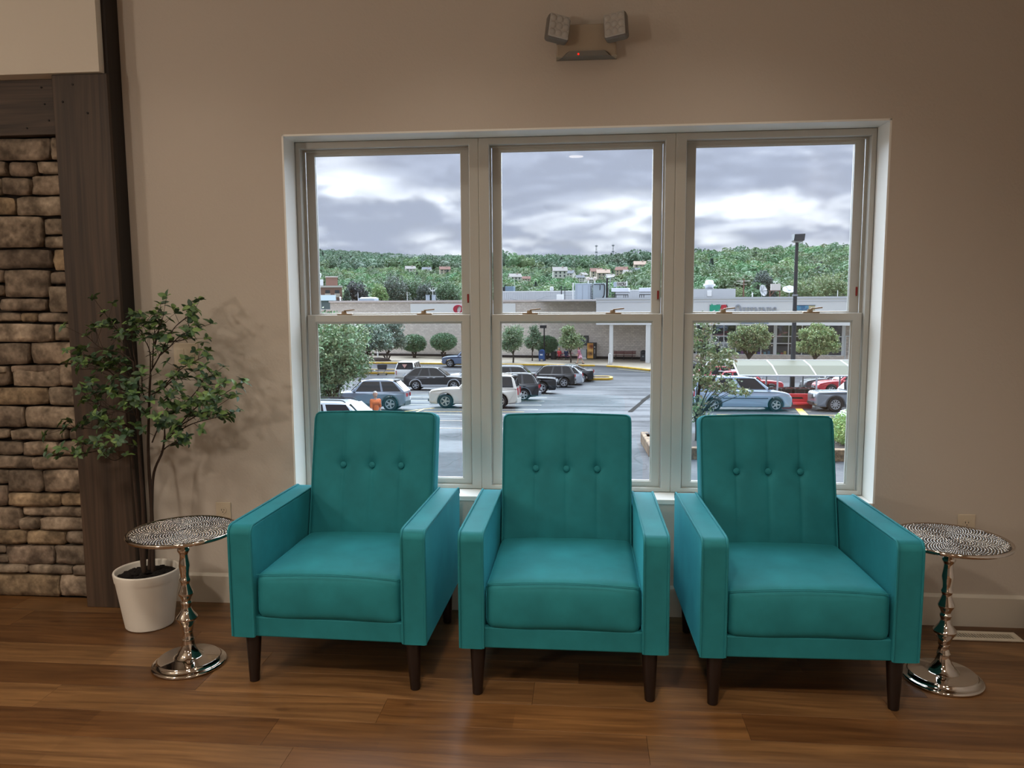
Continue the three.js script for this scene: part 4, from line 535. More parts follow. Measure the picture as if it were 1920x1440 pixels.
// signs
{
  const serif = await new FontLoader().loadAsync('fonts/droid/droid_serif_bold.typeface.json'), sans = await new FontLoader().loadAsync('fonts/droid/droid_sans_bold.typeface.json');
  const word = (t, str, font, size, first, x0, x1, y, m) => { let x = 0; const gs = [...str].map((ch, i) => { const g = new TextGeometry(ch, { font, size: i ? size : first, depth: 0.16, curveSegments: 5, bevelEnabled: false }); g.computeBoundingBox(); const w = g.boundingBox.max.x - g.boundingBox.min.x; g.translate(x - g.boundingBox.min.x, 0, 0); x += w + size * 0.13; return g; }), k = (x1 - x0) / (x - size * 0.13); gs.forEach((g) => part('letter', g.scale(k, 1, 1).translate(x0, y, 0), m, t)); };
  let t = thing('store_sign', 'raised silver serif letters reading QUINN\'S on the white canopy fascia', 'sign', storeAt(16.4, 4.85, 4.82), ST);
  word(t, 'QUINN\'S', serif, 1.18, 1.45, 0, 4.2, 0.06, std(0xaab0b8, 0.35, 0.5));
  t = thing('market_sign', 'light blue and white letter sign below the silver store name, half hidden', 'sign', storeAt(17.1, 4.42, 4.82), ST);
  part('backing', muv(rbox(2.75, 0.62, 0.05, 0.01, 1.37, 0.28, 0.02)), std(0x8fa6c4, 0.5), t); word(t, 'MARKET', sans, 0.44, 0.44, 0.08, 2.66, 0.06, whitePM);
  t = thing('fruit_logo', 'green and red emblem panel left of the silver store name', 'sign', storeAt(13.95, 5.5, 4.84), ST);
  const g = extr((() => { const s = new THREE.Shape(); s.moveTo(0, 0.1); s.bezierCurveTo(-0.05, 0.5, 0, 0.75, 0.1, 0.8); s.lineTo(0.2, 0.95); s.lineTo(0.35, 0.8); s.lineTo(0.85, 0.82); s.lineTo(0.95, 0.9); s.lineTo(1.02, 0.78); s.bezierCurveTo(1.15, 0.5, 1.0, 0.2, 0.75, 0.05); s.closePath(); return s; })(), 0.06, 0.01);
  part('green_panel', g, std(0x2fa584, 0.5), t); part('red_panel', extr([[1.05, 0.35], [1.2, 0.82], [1.6, 0.85], [1.72, 0.62], [1.45, 0.32]], 0.06, 0.01), std(0xc2303c, 0.5), t); part('outline', [box(0.06, 0.8, 0.08, 0.02, 0.45, 0.02), box(0.4, 0.06, 0.08, 0.85, 0.83, 0.02), box(0.06, 0.3, 0.08, 1.74, 0.7, 0.02, 0, 0, 0.4), bar([1.02, 0.3, 0.04], [1.2, 0.84, 0.04], 0.035)], std(0x24302c, 0.5), t); part('white_stripe', extr([[0.05, 0.02], [0.5, 0.3], [0.58, 0.22], [0.2, -0.04]], 0.08, 0.005), whitePM, t);
  t = thing('banner', 'blue banner with a yellow strip under the tall lamp post on the fascia', 'banner', storeAt(22.3, 5.72, 4.83), ST);
  part('blue_cloth', muv(rbox(1.35, 0.5, 0.03, 0.008, 0.68, 0.27, 0)), std(0x4a8fae, 0.6, 0, { map: tex(64, 32, (u, v) => { const n = fbm(u * 6, v * 5, 3, 33); return mixc([0.55, 0.75, 0.85], [1, 1, 1], n > 0.55 ? 1 : 0); }) }), t); part('yellow_cloth', muv(rbox(0.6, 0.5, 0.03, 0.008, 1.64, 0.27, 0)), std(0xb9ae86, 0.6), t); part('hem', box(2, 0.06, 0.04, 0.97, 0.53, 0), std(0x2d4a5c, 0.6), t);
  const rs = thing('letter_sign', 'red rounded sign letter on the white wall panel, cut by the window sash', 'sign', storeAt(-15.45, 5.42, 0.14), ST);
  const o = new THREE.Shape(); o.absellipse(0, 0.47, 0.62, 0.5, 0, PI * 2); const h = new THREE.Path(); h.absellipse(0.12, 0.42, 0.26, 0.42, 0, PI * 2, true, -0.35); o.holes.push(h); part('letter', extr(o, 0.16, 0.02), std(0xb02a3f, 0.45), rs);
}
// ---------------------------------------------------------------- hills, woods, houses
const PL = [[90, -8.2], [200, -9], [300, -7], [500, 2], [700, 13], [900, 24], [1200, 40], [1500, 55], [2200, 92], [3000, 136], [3500, 150]], PR = [[90, -8], [200, -6], [300, 0], [450, 13], [600, 25], [750, 34], [900, 36], [1200, 40], [1500, 55], [2200, 92], [3000, 136], [3500, 150]];
const prof = (P, d) => { for (let i = 1; i < P.length; i++) if (d <= P[i][0]) return lerp(P[i - 1][1], P[i][1], (d - P[i - 1][0]) / (P[i][0] - P[i - 1][0])); return P.at(-1)[1]; };
const terr = (az, d) => { const R = sstep(1.5, 6.5, az) , k = 0.86 + 0.16 * sstep(7, 16, az), l = 1 + 0.17 * sstep(-9, -20, az) * sstep(1200, 2600, d); const b = prof(PL, d) * (d > 900 ? l : 1), r = prof(PR, d); return lerp(b, r > 0 ? r * (d < 1000 ? k : 1) : r, R) + (fbm(az * 0.35 + 9, d * 0.004, 3, 7) - 0.5) * Math.min(d * 0.012, 9); };
const polar = (az, d) => [d * Math.sin(A2(az)), d > 0 ? terr(az, d) : 0, -d * Math.cos(A2(az))];
{
  const NA = 110, ND = 90, v = [], ix = [];
  for (let j = 0; j <= ND; j++) for (let i = 0; i <= NA; i++) { const d = 104 * Math.pow(3500 / 104, j / ND), az = -42 + 84 * i / NA; v.push(...polar(az, d)); }
  for (let j = 0; j < ND; j++) for (let i = 0; i < NA; i++) { const a = j * (NA + 1) + i; ix.push(a, a + 1, a + NA + 1, a + 1, a + NA + 2, a + NA + 1); }
  const g = new THREE.BufferGeometry(); g.setAttribute('position', new THREE.Float32BufferAttribute(v, 3)); g.setIndex(ix); g.computeVertexNormals();
  struct('hill', g, std(0x3e5233, 0.95, 0, { bumpMap: T.bump }));
}
// a tree crown of many small leaf sprays round a dark core
const crownGeo = (seed, conic) => { const R = rng(seed), v = [], core = new THREE.IcosahedronGeometry(1, 1).toNonIndexed(); core.deleteAttribute('uv'); core.scale(0.36, 0.36, 0.36).translate(0, 0.55, 0); if (conic) core.scale(0.6, 1.2, 0.6); const lobes = [...Array(7)].map(() => [R() * 6.28, 0.25 + R() * 0.6, 0.24 + R() * 0.12]);
  for (let i = 0; i < 480; i++) { const d = V(R() * 2 - 1, R() * 2 - 1, R() * 2 - 1).normalize(); let c; if (conic) { const h = R(); c = V(d.x, 0, d.z).normalize().multiplyScalar(0.40 * (1 - h) * (0.8 + 0.4 * R()) + 0.02).add(V(0, 0.1 + h * 1.25, 0)); } else { const [a, h, r] = lobes[i % 7]; c = d.clone().multiplyScalar(r).add(V(0.26 * Math.cos(a), 0.2 + h * 0.72, 0.26 * Math.sin(a))); }
    const s = 0.045 + R() * 0.04, n = d.clone().lerp(V(0, 1, 0), 0.3).normalize(), q = new THREE.Quaternion().setFromUnitVectors(V(0, 1, 0), n).multiply(EQ((R() - 0.5) * 1.2, R() * 6, (R() - 0.5) * 1.2)), p = [[-s, 0, 0], [0, s * 0.3, s * 0.8], [s, 0, 0], [0, s * 0.3, -s * 0.8]].map((k) => V(...k).applyQuaternion(q).add(c)); for (const k of [0, 1, 2, 0, 2, 3]) v.push(p[k].x, p[k].y, p[k].z); }
  const g = new THREE.BufferGeometry(); g.setAttribute('position', new THREE.Float32BufferAttribute(v, 3)); g.computeVertexNormals(); return join([g, core]); };
const HOUSES = [[-5.2, 560, 9, 0.3, 0], [-4.4, 585, 7, 0.1, 1], [-1.9, 690, 13, 0.1, 0], [-1.2, 700, 10, -0.4, 2], [-0.2, 705, 8, 0.9, 0], [0.75, 760, 12, 0.2, 1], [1.25, 705, 12, 0.1, 3], [1.75, 640, 8, 0.5, 0], [-0.45, 610, 7, 0.4, 2], [2.6, 770, 12, -0.2, 1], [3.0, 690, 8, 0.3, 0], [3.9, 790, 13, 0.1, 3], [4.75, 830, 10, 0.3, 0], [3.6, 640, 7, 0, 2], [0.2, 560, 6, 0.6, 0], [-12.8, 900, 12, 0.2, 0], [-11.6, 930, 11, -0.2, 2], [-10.3, 860, 12, 0.1, 1], [-14.5, 2100, 17, 0.1, 0], [-16.8, 2000, 15, 0.3, 2], [-18.3, 2050, 14, 0, 0]];
{
  const walls = ['#cfccc4', '#c2b5a3', '#d9d6d0', '#b7a89b'].map((c) => std(c, 0.8)), roofs = ['#8f8a86', '#7a5a50', '#6d7076', '#a58f80'].map((c) => std(c, 0.85)), winM = std(0x3d464e, 0.4);
  const say = ['white walls and grey roof', 'tan walls and brown roof', 'pale walls and slate roof', 'brick walls and tan roof'];
  const order = HOUSES.map((h, i) => i).sort((a, b) => HOUSES[a][0] - HOUSES[b][0]), ORDW = 'first second third fourth fifth sixth seventh eighth ninth tenth eleventh twelfth thirteenth fourteenth fifteenth sixteenth seventeenth eighteenth nineteenth twentieth twenty-first'.split(' '), ORD = []; order.forEach((h, i) => ORD[h] = ORDW[i]);
  HOUSES.forEach(([az, d, w, turn, k], i) => {
    const [x, y, z] = polar(az, d), s = w / 10.5, t = thing('house', `house with ${say[k]}, ${ORD[i]} from the left on the hillside`, 'house', [x, y + 6, z], turn + A2(-az), 'houses on the far hillside');
    part('wall', muv(extr([[-3.5, 0], [3.5, 0], [3.5, 5], [0, 7.6], [-3.5, 5]].map(([a, b]) => [a * s, b * s]), 10 * s).rotateY(PI / 2).translate(-5 * s, 0, 0)), walls[k], t);
    const rf = (e) => place(new THREE.BoxGeometry(10.8 * s, 0.3 * s, 4.9 * s), 0, 6.4 * s, e * 1.95 * s, e * 0.64, 0, 0); part('roof', [rf(1), rf(-1)], roofs[k], t); part('chimney', box(0.9 * s, 2 * s, 0.9 * s, 2 * s, 7.8 * s, 0.6 * s), walls[3], t);
    for (const a of [-3, 0, 3]) for (const h of [1.6, 3.9]) part('window', box(1.1 * s, 1.3 * s, 0.2, a * s, h * s, 3.5 * s), winM, t);
  });
  // long industrial shed on the far ridge, lattice towers, brick apartment block
  let [x, y, z] = polar(-11.3, 2000); let t = thing('warehouse', 'very long low white industrial building on the far left hillside', 'warehouse', [x, y + 16, z], 0.2);
  part('wall', muv(box(200, 9, 30, 0, 5, 0)), std(0xd5d9dc, 0.7), t); part('roof', muv(box(202, 1, 31, 0, 10, 0)), std(0xeef0f0, 0.6), t); for (let i = 0; i < 9; i++) part('bay_divider', box(5, 9.2, 1, -88 + i * 22, 5, 15.2), std(0x8a9298, 0.7), t);
  for (const [az, l] of [[0.75, 'left of the two lattice radio masts on the far ridge'], [1.95, 'right of the two lattice radio masts on the far ridge']]) { [x, y, z] = polar(az, 1450); t = thing('radio_mast', l, 'radio mast', [x, y, z]); const g = [], h = 45; for (let i = 0; i < 4; i++) { const c = [[1, 1], [1, -1], [-1, -1], [-1, 1]], [a, b] = c[i], [a2, b2] = c[(i + 1) % 4]; g.push(bar([a * 2.2, 0, b * 2.2], [a * 0.6, h, b * 0.6], 0.22, 4)); for (let k = 0; k < 9; k++) { const s0 = lerp(2.2, 0.6, k / 9), s1 = lerp(2.2, 0.6, (k + 1) / 9); g.push(bar([a * s0, h * k / 9, b * s0], [a2 * s1, h * (k + 1) / 9, b2 * s1], 0.14, 4)); } } part('lattice', g, std(0x6d7880, 0.6), t); for (const k of [0.72, 0.97]) part('antenna_ring', [box(4.6, 1.6, 0.5, 0, h * k, 1), box(4.6, 1.6, 0.5, 0, h * k, -1), box(0.5, 1.6, 4, 2, h * k, 0), box(0.5, 1.6, 4, -2, h * k, 0)], std(0x7c868c, 0.6), t); part('whip', cyl(0.1, 0.12, 5, 6, 0, h + 2, 0), std(0x6d7880, 0.6), t); }
  const brick = std(0x8a6a5e, 0.9), d = 235, bx = -235 * Math.sin(A2(19.6)), bz = -235 * Math.cos(A2(19.6));
  t = thing('apartment_block', 'brown brick apartment block with white bands at the far left', 'building', [bx, -6, bz], 0.33);
  part('wall', muv(box(14, 11, 10, 0, 5.5, 0)), brick, t); part('parapet', muv(box(14.3, 0.5, 10.3, 0, 11.2, 0)), std(0xcfc6c0, 0.7), t); part('penthouse', muv(box(3.4, 2.6, 3, 4.2, 12.7, 0)), brick, t); part('penthouse_cap', muv(box(3.7, 0.3, 3.3, 4.2, 14.1, 0)), std(0xd8d2cc, 0.7), t); part('roof_unit', muv(rbox(3.2, 1.8, 2, 0.1, 0.2, 12.4, 0)), std(0xd5dcdf, 0.5), t); part('pipe', tube([[0.6, 13.4, 0], [1.2, 14.8, 0], [0.2, 15.6, 0]], 0.16, 6, 16), whitePM, t);
  for (let i = 0; i < 5; i++) for (const h of [3.2, 6, 8.8]) { const w = part('window', box(1.3, 0.9, 0.3, -5.2 + i * 2.7, h + 0.9, 5), std(0x3a3f45, 0.4), t); part('spandrel', box(1.6, 1.1, 0.32, -5.2 + i * 2.7, h - 0.15, 5), std(0xc7b9ae, 0.7), w); }
  t = thing('shed', 'small grey shed roof beyond the left corner of the store', 'shed', [-205 * Math.sin(A2(19.4)) , -6, -190], 0.3); part('wall', muv(box(9, 7.2, 6, 0, 3.6, 0)), std(0x6a747a, 0.7), t); part('roof', hull([[-4.8, 7.2, 3.4], [4.8, 7.2, 3.4], [-4.8, 7.2, -3.4], [4.8, 7.2, -3.4], [-4.8, 8.6, 0], [4.8, 8.6, 0]]), std(0x4f6268, 0.6), t);
}
{
  const R = rng(77), near = [], far = [], conic = [], cn = [], cf = [], cc = [], C = (h, s, l) => new THREE.Color().setHSL(h, s, l);
  const clearOf = (az, d) => HOUSES.some(([ha, hd, w]) => Math.abs(az - ha) * PI / 180 * hd < w * 0.75 + 5 && d < hd + 14 && d > hd - 75) || (az < -7.6 && az > -15 && d > 1700 && d < 2060) || (az > -22 && az < -17.4 && d < 245);
  const put = (az, d, s, tall) => {
    if (clearOf(az, d)) return; const [x, y, z] = polar(az, d), dry = fbm(az * 1.3, d * 0.01, 3, 13); const k = R();
    const m = MX(V(x, y - s * 0.1, z), EQ(0, R() * 6.28, 0), V(s * (0.85 + R() * 0.3), s * (0.85 + R() * 0.45), s));
    if (k < 0.045) { m.scale(V(0.8, 0.8, 0.8)); conic.push(m); cc.push(C(0.36 + R() * 0.05, 0.2, 0.10 + R() * 0.05)); }
    else if (d < 1000) { near.push(m); cn.push(C(0.24 + 0.09 * R() + (dry - 0.5) * 0.05, 0.30 + R() * 0.16, 0.10 + R() * 0.10)); }
    else { far.push(m); cf.push(C(0.30 + R() * 0.06, 0.24 + R() * 0.08, 0.105 + R() * 0.055)); }
  };
  for (let d = 262; d < 1000; d += 7 + d * 0.006) { const st = (6.2 + d * 0.004) / d * 180 / PI; for (let az = -26; az < 24; az += st) put(az + (R() - 0.5) * st, d + (R() - 0.5) * 8, 6.0 + R() * 4 + d * 0.002); }
  for (let d = 1000; d < 3450; d += 20 + d * 0.006) { const st = (17 + d * 0.002) / d * 180 / PI; for (let az = -26; az < 24; az += st) put(az + (R() - 0.5) * st, d + (R() - 0.5) * 16, 15 + R() * 10); }
  const w = new THREE.Group(); w.name = 'forest'; w.userData = { label: 'dense green woods covering the hills behind the store', category: 'forest', kind: 'stuff' }; scene.add(w);
  const lm = () => phys(0xffffff, 0.8, { transmission: 0.3, thickness: 0, side: THREE.DoubleSide });
  copies('broadleaf_crowns', crownGeo(1), lm(), near, cn, w); copies('distant_crowns', crownGeo(2), lm(), far, cf, w); copies('conifer_crowns', crownGeo(3, true), lm(), conic, cc, w);
}
// ================================================================ vehicles
const tyreM = std(0x161616, 0.8), rimM = std(0xb9bcc0, 0.3, 0.8), rimDarkM = std(0x2a2c2e, 0.5, 0.5), carGlassM = phys(0x080a0c, 0.03, { specularIntensity: 0.8 }), lampM = phys(0xdfe4e6, 0.08, { clearcoat: 1 }), redLampM = phys(0xa5121a, 0.15, { clearcoat: 1 }), trimBM = std(0x1d1e20, 0.6), plateM = std(0xc9cfd4, 0.5), bronzeM = std(0xb3aca0, 0.4, 0.5);
const paint = (c) => phys(c, 0.32, { metalness: 0.0, clearcoat: 0.9, clearcoatRoughness: 0.08 });
const wheelParts = (r, w) => ({
  tyre: lathe([[r * 0.66, -w / 2], [r * 0.93, -w / 2], [r, -w * 0.34], [r, w * 0.34], [r * 0.93, w / 2], [r * 0.66, w / 2]], 30).rotateX(PI / 2),
  rim: (n) => { const g = [place(new THREE.TorusGeometry(r * 0.62, r * 0.05, 6, 28), 0, 0, w * 0.42), cyl(r * 0.14, r * 0.14, w * 0.3, 12, 0, 0, w * 0.3, PI / 2)]; for (let i = 0; i < n; i++) g.push(place(rbox(r * 0.58, r * (n > 7 ? 0.12 : 0.2), w * 0.2, 0.008, r * 0.34, 0, 0), 0, 0, w * 0.36, 0, 0, i / n * 6.283)); return join(g); },
  well: cyl(r * 0.62, r * 0.62, w * 0.5, 24, 0, 0, 0, PI / 2),
});
function car(name, label, category, x, z, yaw, p, group) {
  const t = thing(name, label, category, [x, gy(z), z], 0, group);
  t.quaternion.setFromAxisAngle(V(1, 0, 0), z > -58 ? -0.06 : 0).multiply(new THREE.Quaternion().setFromAxisAngle(V(0, 1, 0), yaw));
  const { L, W, H, wb, gc = 0.2, wr = 0.34, belt = H * 0.6, hood = belt, nose = hood - 0.12, cowl, rf, rr, tail, rear = belt, col, spokes = 5 } = p, off = p.off ?? 0.02, m = paint(col), ar = wr + 0.06, xf = wb / 2 + off, xr = -wb / 2 + off, b = 0.07;
  const sh = new THREE.Shape(); sh.moveTo(L / 2 - 0.16, gc); sh.lineTo(xf + ar, gc); let a0 = Math.asin((gc - wr) / ar); sh.absarc(xf, wr, ar, a0, PI - a0, false); sh.lineTo(xr + ar, gc); sh.absarc(xr, wr, ar, a0, PI - a0, false); sh.lineTo(-L / 2 + 0.18, gc + 0.04);
  sh.quadraticCurveTo(-L / 2, gc + 0.08, -L / 2, gc + 0.3); sh.lineTo(-L / 2 + 0.02, rear - 0.12); sh.quadraticCurveTo(-L / 2 + 0.03, rear, -L / 2 + 0.14, rear + 0.005); sh.lineTo(0, belt); sh.lineTo(cowl, hood + 0.01); sh.quadraticCurveTo(lerp(cowl, L / 2, 0.6), hood - 0.01, L / 2 - 0.14, nose); sh.quadraticCurveTo(L / 2, nose - 0.05, L / 2, nose - 0.26); sh.lineTo(L / 2 - 0.01, gc + 0.16); sh.quadraticCurveTo(L / 2 - 0.03, gc, L / 2 - 0.16, gc);
  const warp = (g, f) => { const q = g.attributes.position; for (let i = 0; i < q.count; i++) { const v = f(q.getX(i), q.getY(i), q.getZ(i)); q.setXYZ(i, ...v); } g.computeVertexNormals(); return g; };
  const plan = (X) => 1 - 0.13 * sstep(L * 0.30, L * 0.52, X) - 0.08 * sstep(L * 0.34, L * 0.52, -X);
  const side = (X, Y) => plan(X) * (1 - 0.035 * sstep(0.45, 0.15, Y / belt) + 0.0 * X) ;
  const bodyG = warp(extr(sh, W - 2 * b, b, { bevelSegments: 3, curveSegments: 14 }).translate(0, 0, -(W - 2 * b) / 2), (X, Y, Z) => [X - (Math.abs(X) > L * 0.46 ? Math.sign(X) * 0.10 * (Z / W * 2) ** 2 : 0), Y, Z * side(X, Y)]);
  const body = part('body', bodyG, m, t);
  const cabW = (Y) => W / 2 * 0.94 * (1 - 0.22 * clamp((Y - belt) / (H - belt)));
  const cab = [[tail, belt - 0.06], [cowl + 0.02, hood - 0.04], [rf, H - 0.03], [lerp(rf, rr, 0.4), H], [rr, H - 0.02], [tail + 0.015, rear + 0.04]], s2 = new THREE.Shape(); { const [a, c, d, e, f, h] = cab, dir = (p, q, k) => { const l = Math.hypot(q[0] - p[0], q[1] - p[1]); return [p[0] + (q[0] - p[0]) / l * Math.min(k, l * 0.45), p[1] + (q[1] - p[1]) / l * Math.min(k, l * 0.45)]; }; s2.moveTo(...a); s2.lineTo(...c); s2.lineTo(...dir(d, c, 0.28)); s2.quadraticCurveTo(...d, ...dir(d, e, 0.5)); s2.quadraticCurveTo(...e, ...dir(f, e, 0.45)); s2.quadraticCurveTo(...f, ...dir(f, h, 0.3)); s2.lineTo(...h); s2.closePath(); }
  const D = W * 0.94; part('cabin', warp(extr(s2, D - 0.1, 0.05, { bevelSegments: 3 }).translate(0, 0, -(D - 0.1) / 2), (X, Y, Z) => [X, Y, Z * cabW(Y) / (D / 2)]), m, t);
  // windows sit just proud of the cabin
  const bt = belt + 0.05, tp = H - 0.10, fx = (Y) => lerp(cowl, rf, clamp((Y - hood) / (H - hood))), rx = (Y) => lerp(tail, rr, clamp((Y - rear) / (H - rear))), w0 = rx(bt) + 0.16, w1 = fx(bt) - 0.24, u0 = rx(tp) + 0.12, u1 = fx(tp) - 0.12, cuts = p.cuts ?? [0, 0.46, 1];
  for (const sgn of [-1, 1]) for (let i = 0; i < cuts.length - 1; i++) { const A = cuts[i] + (i ? 0.025 : 0), B = cuts[i + 1] - (i < cuts.length - 2 ? 0.025 : 0), q = [[lerp(w0, w1, A), bt], [lerp(w0, w1, B), bt], [lerp(u0, u1, B), tp], [lerp(u0, u1, A), tp]]; part('side_window', hull(q.flatMap(([X, Y]) => [[X, Y, sgn * (cabW(Y) + 0.008)], [X, Y, sgn * (cabW(Y) - 0.03)]])), carGlassM, t); }
  const quad = (xa, ya, xb, yb, dx) => hull([[xa, ya], [xb, yb]].flatMap(([X, Y]) => [-1, 1].flatMap((s) => [[X + dx, Y + 0.02, s * (cabW(Y) - 0.09)], [X - dx * 2, Y - 0.03, s * (cabW(Y) - 0.09)]])));
  part('windshield', quad(fx(hood + 0.05), hood + 0.05, fx(H - 0.09), H - 0.09, 0.022), carGlassM, t);
  part('rear_window', quad(rx(rear + 0.12), rear + 0.12, rx(H - 0.09), H - 0.09, -0.022), carGlassM, t);
  const wp = wheelParts(wr, 0.22), rg = wp.rim(spokes);
  for (const X of [xf, xr]) for (const s of [-1, 1]) { const w = part('wheel', wp.tyre, tyreM, t), c = part('hub_well', wp.well, rimDarkM, w), r = part('rim', rg, p.rim ?? rimM, w); w.position.set(X, wr, s * (W / 2 - 0.13)); if (s < 0) w.rotation.y = PI; }
  const fz = W / 2 * plan(L / 2), rz = W / 2 * plan(-L / 2), F = (X0, X1, Y0, Y1, Z0, Z1) => hull([[X0, Y0, Z0], [X1, Y0, Z1], [X0, Y1, Z0], [X1, Y1, Z1], [X0 - 0.08 * Math.sign(X0), Y0, Z0], [X1 - 0.08 * Math.sign(X1), Y0, Z1 - 0.05 * Math.sign(Z1)], [X0 - 0.08 * Math.sign(X0), Y1, Z0], [X1 - 0.08 * Math.sign(X1), Y1, Z1 - 0.05 * Math.sign(Z1)]]);
  for (const s of [-1, 1]) {
    part('headlight', F(L / 2 - 0.035, L / 2 - 0.30, nose - 0.26, nose - 0.08, s * fz * 0.50, s * (fz + 0.012)), lampM, t);
    if (p.tall) part('tail_light', F(-L / 2 + 0.05, -L / 2 + 0.2, belt - 0.34, belt + 0.02, s * rz * 0.80, s * (rz + 0.006)), redLampM, t); else part('tail_light', F(-L / 2 + 0.03, -L / 2 + 0.24, rear - 0.24, rear - 0.06, s * rz * 0.48, s * (rz + 0.012)), redLampM, t);
    part('mirror', hull([[cowl - 0.28, belt + 0.02, s * (W / 2 - 0.06)], [cowl - 0.14, belt + 0.03, s * (W / 2 - 0.06)], [cowl - 0.30, belt + 0.03, s * (W / 2 + 0.14)], [cowl - 0.18, belt + 0.05, s * (W / 2 + 0.14)], [cowl - 0.28, belt + 0.17, s * (W / 2 + 0.12)], [cowl - 0.2, belt + 0.16, s * (W / 2 + 0.1)]]), p.black ? trimBM : m, t);
    for (const c of cuts.slice(1, -1)) part('door_handle', rbox(0.17, 0.03, 0.03, 0.008, lerp(w0, w1, c) - 0.12, belt - 0.10, s * (W / 2 - 0.0)), p.chrome ? rimM : m, t); part('door_handle', rbox(0.17, 0.03, 0.03, 0.008, w1 - 0.72, belt - 0.10, s * W / 2), p.chrome ? rimM : m, t);
    if (p.rails) part('roof_rail', tube([[rr + 0.2, H - 0.02, s * cabW(H) * 0.93], [rr + 0.35, H + 0.035, s * cabW(H) * 0.93], [rf - 0.25, H + 0.03, s * cabW(H) * 0.93], [rf - 0.05, H - 0.04, s * cabW(H) * 0.93]], 0.018, 6, 20), p.rails, t);
    if (p.clad) part('sill_cladding', muv(rbox(wb - 2 * ar - 0.02, 0.17, 0.05, 0.015, off, gc + 0.09, s * (W / 2 - 0.012))), p.clad, t);
    if (p.clad) for (const X of [xf, xr]) part('wheel_arch', warp(new THREE.TorusGeometry(ar + 0.02, 0.04, 6, 20, PI).scale(1, 1, 0.5).translate(X, wr, s * (W / 2 - 0.01)), (a, c, d) => [a, c, d]), p.clad, t);
    if (p.strip) part('side_strip', muv(rbox(wb - 2 * ar, 0.05, 0.02, 0.006, off, belt * 0.62, s * (W / 2 + 0.004))), p.strip, t);
  }
  const rb = part('rear_bumper', F(-L / 2 - 0.03, -L / 2 + 0.1, gc + 0.06, gc + 0.30, 0, rz * 0.98), p.clad ?? m, t); rb.geometry = join([F(-L / 2 - 0.03, -L / 2 + 0.1, gc + 0.06, gc + 0.28, 0, rz * 0.98), F(-L / 2 - 0.03, -L / 2 + 0.1, gc + 0.06, gc + 0.28, 0, -rz * 0.98)]);
  part('license_plate', rbox(0.02, 0.14, 0.3, 0.005, -L / 2 - 0.012, rear - 0.32, 0), plateM, t);
  part('grille', [rbox(0.03, 0.18, fz * 0.9, 0.01, L / 2 - 0.005, nose - 0.22, 0), rbox(0.04, 0.13, fz * 1.3, 0.01, L / 2 - 0.01, gc + 0.18, 0)], trimBM, t); part('grille_bar', [-1, 0, 1].map((k) => rbox(0.02, 0.015, fz * 0.86, 0.004, L / 2 + 0.012, nose - 0.22 + k * 0.055, 0)), rimM, t);
  if (p.wiper) part('wiper', bar([-L / 2 + 0.02, rear + 0.16, 0], [-L / 2 + 0.12, rear + 0.22, 0.34], 0.012), trimBM, t);
  if (p.spoiler) part('spoiler', hull([[rr - 0.16, H - 0.075, -W * 0.34], [rr - 0.16, H - 0.075, W * 0.34], [rr + 0.1, H - 0.01, -W * 0.36], [rr + 0.1, H - 0.01, W * 0.36], [rr - 0.14, H - 0.02, -W * 0.32], [rr - 0.14, H - 0.02, W * 0.32]]), trimBM, t);
  if (p.bed) { const g = []; for (const s of [-1, 1]) g.push(box(tail + L / 2 - 0.1, 0.12, 0.09, (tail - L / 2) / 2, rear + 0.0, s * (W / 2 - 0.1))); part('bed_rail', g, trimBM, t); }
  return t;
}
const suv = (o) => { const L = o.L, H = o.H; return { belt: H * 0.60, hood: H * 0.60, cowl: L * 0.17, rf: L * 0.03, rr: -L * 0.40, tail: -L * 0.475, wr: 0.36, gc: 0.23, spoiler: 1, wiper: 1, cuts: [0, 0.3, 0.62, 1], ...o }; };
const sedan = (o) => { const L = o.L, H = o.H; return { belt: H * 0.64, hood: H * 0.64, nose: H * 0.5, cowl: L * 0.2, rf: L * 0.05, rr: -L * 0.16, tail: -L * 0.36, rear: H * 0.70, wr: 0.32, gc: 0.16, cuts: [0, 0.45, 1], ...o }; };
const lotGroup = 'vehicles in the wet parking lot';
car('car', 'silver crossover with dark roof rails in front of all, cut by the leftmost chair back', 'car', -7.75, -21.3, 0, suv({ L: 4.6, W: 1.83, H: 1.5, wb: 2.67, col: '#c3cbd0', rails: trimBM }), lotGroup);
car('car', 'slate grey compact crossover facing left behind the person in orange', 'car', -11.05, -35.2, PI + 0.05, suv({ L: 4.3, W: 1.77, H: 1.58, wb: 2.61, col: '#6f7a89', clad: std(0x4a5258, 0.6), rr: -4.3 * 0.33, cuts: [0, 0.42, 1] }), lotGroup);
car('suv', 'beige boxy SUV facing left, seen through both left and middle windows', 'SUV', -5.85, -37.4, PI, suv({ L: 4.87, W: 1.88, H: 1.76, wb: 2.87, col: '#cbc6bb', tall: 1, rails: bronzeM, rim: bronzeM, rear: 1.02, rr: -4.87 * 0.43, wr: 0.37, cuts: [0, 0.33, 0.64, 1] }), lotGroup);
car('suv', 'black rounded crossover with chrome sill strip facing right in the left window', 'SUV', -11.05, -53.4, 0.03, suv({ L: 4.8, W: 1.88, H: 1.7, wb: 2.82, col: '#0d1014', chrome: 1, black: 1, strip: null, clad: rimM, rr: -4.8 * 0.30, tail: -4.8 * 0.465, cowl: 4.8 * 0.21 }), lotGroup);
car('suv', 'white SUV seen from behind with a sticker triangle on its rear window', 'SUV', -15.2, -63.2, PI / 2, suv({ L: 4.8, W: 1.87, H: 1.8, wb: 2.84, col: '#d5d5d0', tall: 1, clad: std(0x9a9a92, 0.5), gc: 0.3, wr: 0.38 }), lotGroup);
